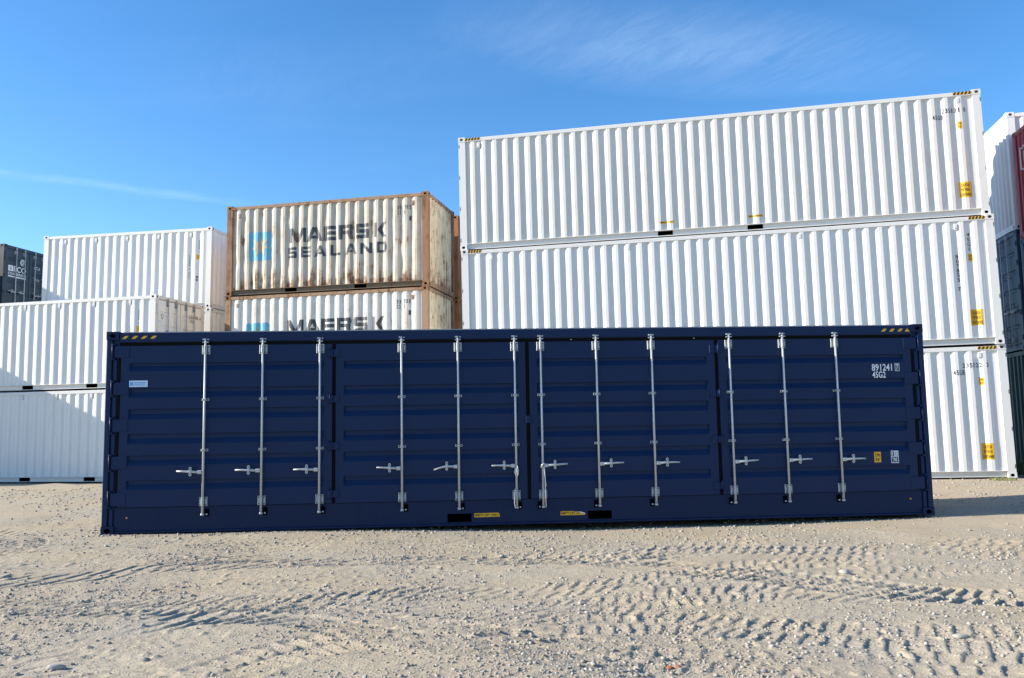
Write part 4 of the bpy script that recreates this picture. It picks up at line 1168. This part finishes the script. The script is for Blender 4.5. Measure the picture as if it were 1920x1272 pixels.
co = np.r_[c1, c2].astype(np.float32); fa = np.r_[f1, f2].astype(np.int32); tone = np.r_[t1, t2].astype(np.float32)
me = bpy.data.meshes.new('gravel')
me.vertices.add(len(co)); me.vertices.foreach_set('co', co.ravel())
me.loops.add(fa.size); me.loops.foreach_set('vertex_index', fa.ravel())
me.polygons.add(len(fa)); me.polygons.foreach_set('loop_start', np.arange(0, fa.size, 3, dtype=np.int32)); me.polygons.foreach_set('loop_total', np.full(len(fa), 3, np.int32))
me.update()
at = me.attributes.new('tone', 'FLOAT', 'POINT')
at.data.foreach_set('value', tone)
m, t, b_ = newmat('gravel_stone')
an = N(t, 'ShaderNodeAttribute', attribute_name='tone')
rp = N(t, 'ShaderNodeValToRGB'); cr = rp.color_ramp
cr.elements[0].position = 0; cr.elements[0].color = (0.228, 0.201, 0.163, 1)
cr.elements[1].position = 1; cr.elements[1].color = (.40, .375, .335, 1) #(0.455, 0.437, 0.402, 1)
for p_, c_ in ((.35, (0.327, 0.284, 0.228, 1)), (.6, (0.304, 0.289, 0.266, 1)), (.85, (0.356, 0.327, 0.281, 1))):
    e = cr.elements.new(p_); e.color = c_
t.links.new(an.outputs['Fac'], rp.inputs[0])
t.links.new(rp.outputs[0], b_.inputs['Base Color']); b_.inputs['Roughness'].default_value = .95
me.materials.append(MATS['gravel_stone'])
tag(link('gravel', me), 'loose pale gravel scattered over the dusty yard', 'gravel', kind='stuff')

def stone(name, x, y, r, sx, sy, sz, mat, seed, label, cat='stone', group='larger stones lying on the yard', rot=0.0):
    bm = bmesh.new(); bmesh.ops.create_icosphere(bm, subdivisions=2, radius=1)
    rs = random.Random(seed); ph = [rs.uniform(0, 6) for _ in range(6)]
    for v in bm.verts:
        d = 1 + .16 * math.sin(v.co.x * 3 + ph[0]) * math.sin(v.co.y * 4 + ph[1]) + .14 * math.sin(v.co.z * 4 + ph[2] + v.co.x * 2) + rs.uniform(-.05, .05)
        v.co = Vector((v.co.x * sx, v.co.y * sy, v.co.z * sz)) * r * d
    me = bpy.data.meshes.new(name); bm.to_mesh(me); bm.free(); me.materials.append(MATS[mat]); me.polygons.foreach_set('use_smooth', [True] * len(me.polygons))
    o = link(name, me)
    z = float(ground_height(np.array([x]), np.array([y]))[0])
    o.location = (x, y, z + r * sz * .45); o.rotation_euler = (0, .1, rot)
    tag(o, label, cat, group)
    return o
stone('stone', -2.98, 5.66, 0.028, 2.0, .8, .7, 'pale_stone', 1, 'long whitish stone lying alone near the lower left corner', rot=.35)
stone('stone', -2.43, 5.72, 0.022, 1.3, 1, .7, 'grey_stone', 2, 'small grey stone to the right of the long whitish one')
stone('stone', 3.13, 8.28, 0.043, 1.2, 1, .75, 'pale_stone', 3, 'largest rounded pale stone, beside the deep tyre tracks on the right')
stone('stone', 1.40, 6.05, 0.031, 1.5, 1, .5, 'grey_stone', 4, 'flat bluish grey stone below the right tyre tracks')
stone('stone', 3.05, 6.02, 0.037, 1.7, 1, .4, 'pale_stone', 5, 'flat pale stone slab pressed among the lower right lug marks')
stone('stone', 1.47, 5.25, 0.019, 1.2, 1, .8, 'grey_stone', 6, 'small dark grey stone near the bottom edge right of centre')
stone('brick_fragment', .925, 5.37, 0.018, 1.6, 1, .7, 'clay', 7, 'tiny orange brick chip near the bottom edge', 'brick chip', 'orange brick chips')
stone('brick_fragment', .985, 5.385, 0.014, 1.4, 1, .7, 'clay', 8, 'second orange brick chip, right beside the first', 'brick chip', 'orange brick chips')

# weeds at the foot of the right stack
m, t, b_ = newmat('weed'); v, vo = objcoord(t)
t.links.new(mix(t, ramp(t, noise(t, v, 9, 3), .4, .62), (.085, .13, .028), (.26, .22, .10)), b_.inputs['Base Color']); b_.inputs['Roughness'].default_value = .7
def weed(x, y, r, h, nb, label):
    V, F_ = [], []
    rs = random.Random(int(x * 100 + y * 10))
    z0_ = float(ground_height(np.array([x]), np.array([y]))[0])
    for _ in range(nb):
        a = rs.uniform(0, 6.283); d = r * rs.random() ** .6; bx_, by_ = d * math.cos(a), d * math.sin(a)
        hh_ = h * rs.uniform(.35, 1); le = rs.uniform(.15, .75) * hh_; az_ = rs.uniform(0, 6.283); w = rs.uniform(.004, .010)
        tx, ty = math.cos(az_), math.sin(az_)
        o = len(V)
        V += [(bx_ - ty * w, by_ + tx * w, -.02), (bx_ + ty * w, by_ - tx * w, -.02), (bx_ + tx * le * .4 + ty * w * .8, by_ + ty * le * .4 - tx * w * .8, hh_ * .65), (bx_ + tx * le * .4 - ty * w * .8, by_ + ty * le * .4 + tx * w * .8, hh_ * .65), (bx_ + tx * le, by_ + ty * le, hh_)]
        F_ += [(o, o + 1, o + 2, o + 3), (o + 3, o + 2, o + 4)]
    me = bpy.data.meshes.new('weed_tuft'); me.from_pydata(V, [], F_); me.materials.append(MATS['weed'])
    o = link('weed_tuft', me); o.location = (x, y, z0_)
    tag(o, label, 'weeds', 'weeds at the foot of the right stack')
weed(11.85, 19.7, .38, .42, 420, 'tall dry weed tuft at the right edge behind the white corner')
weed(11.30, 18.55, .30, .12, 260, 'low green weeds beside the white bottom corner casting')
weed(10.35, 18.25, .28, .07, 160, 'thin flat green weeds in front of the white sill')
weed(12.3, 20.3, .45, .5, 420, 'dark weed clump against the green container at the right edge')
weed(11.45, 17.35, .30, .05, 130, 'sparse weeds at the rim of the long shadow')
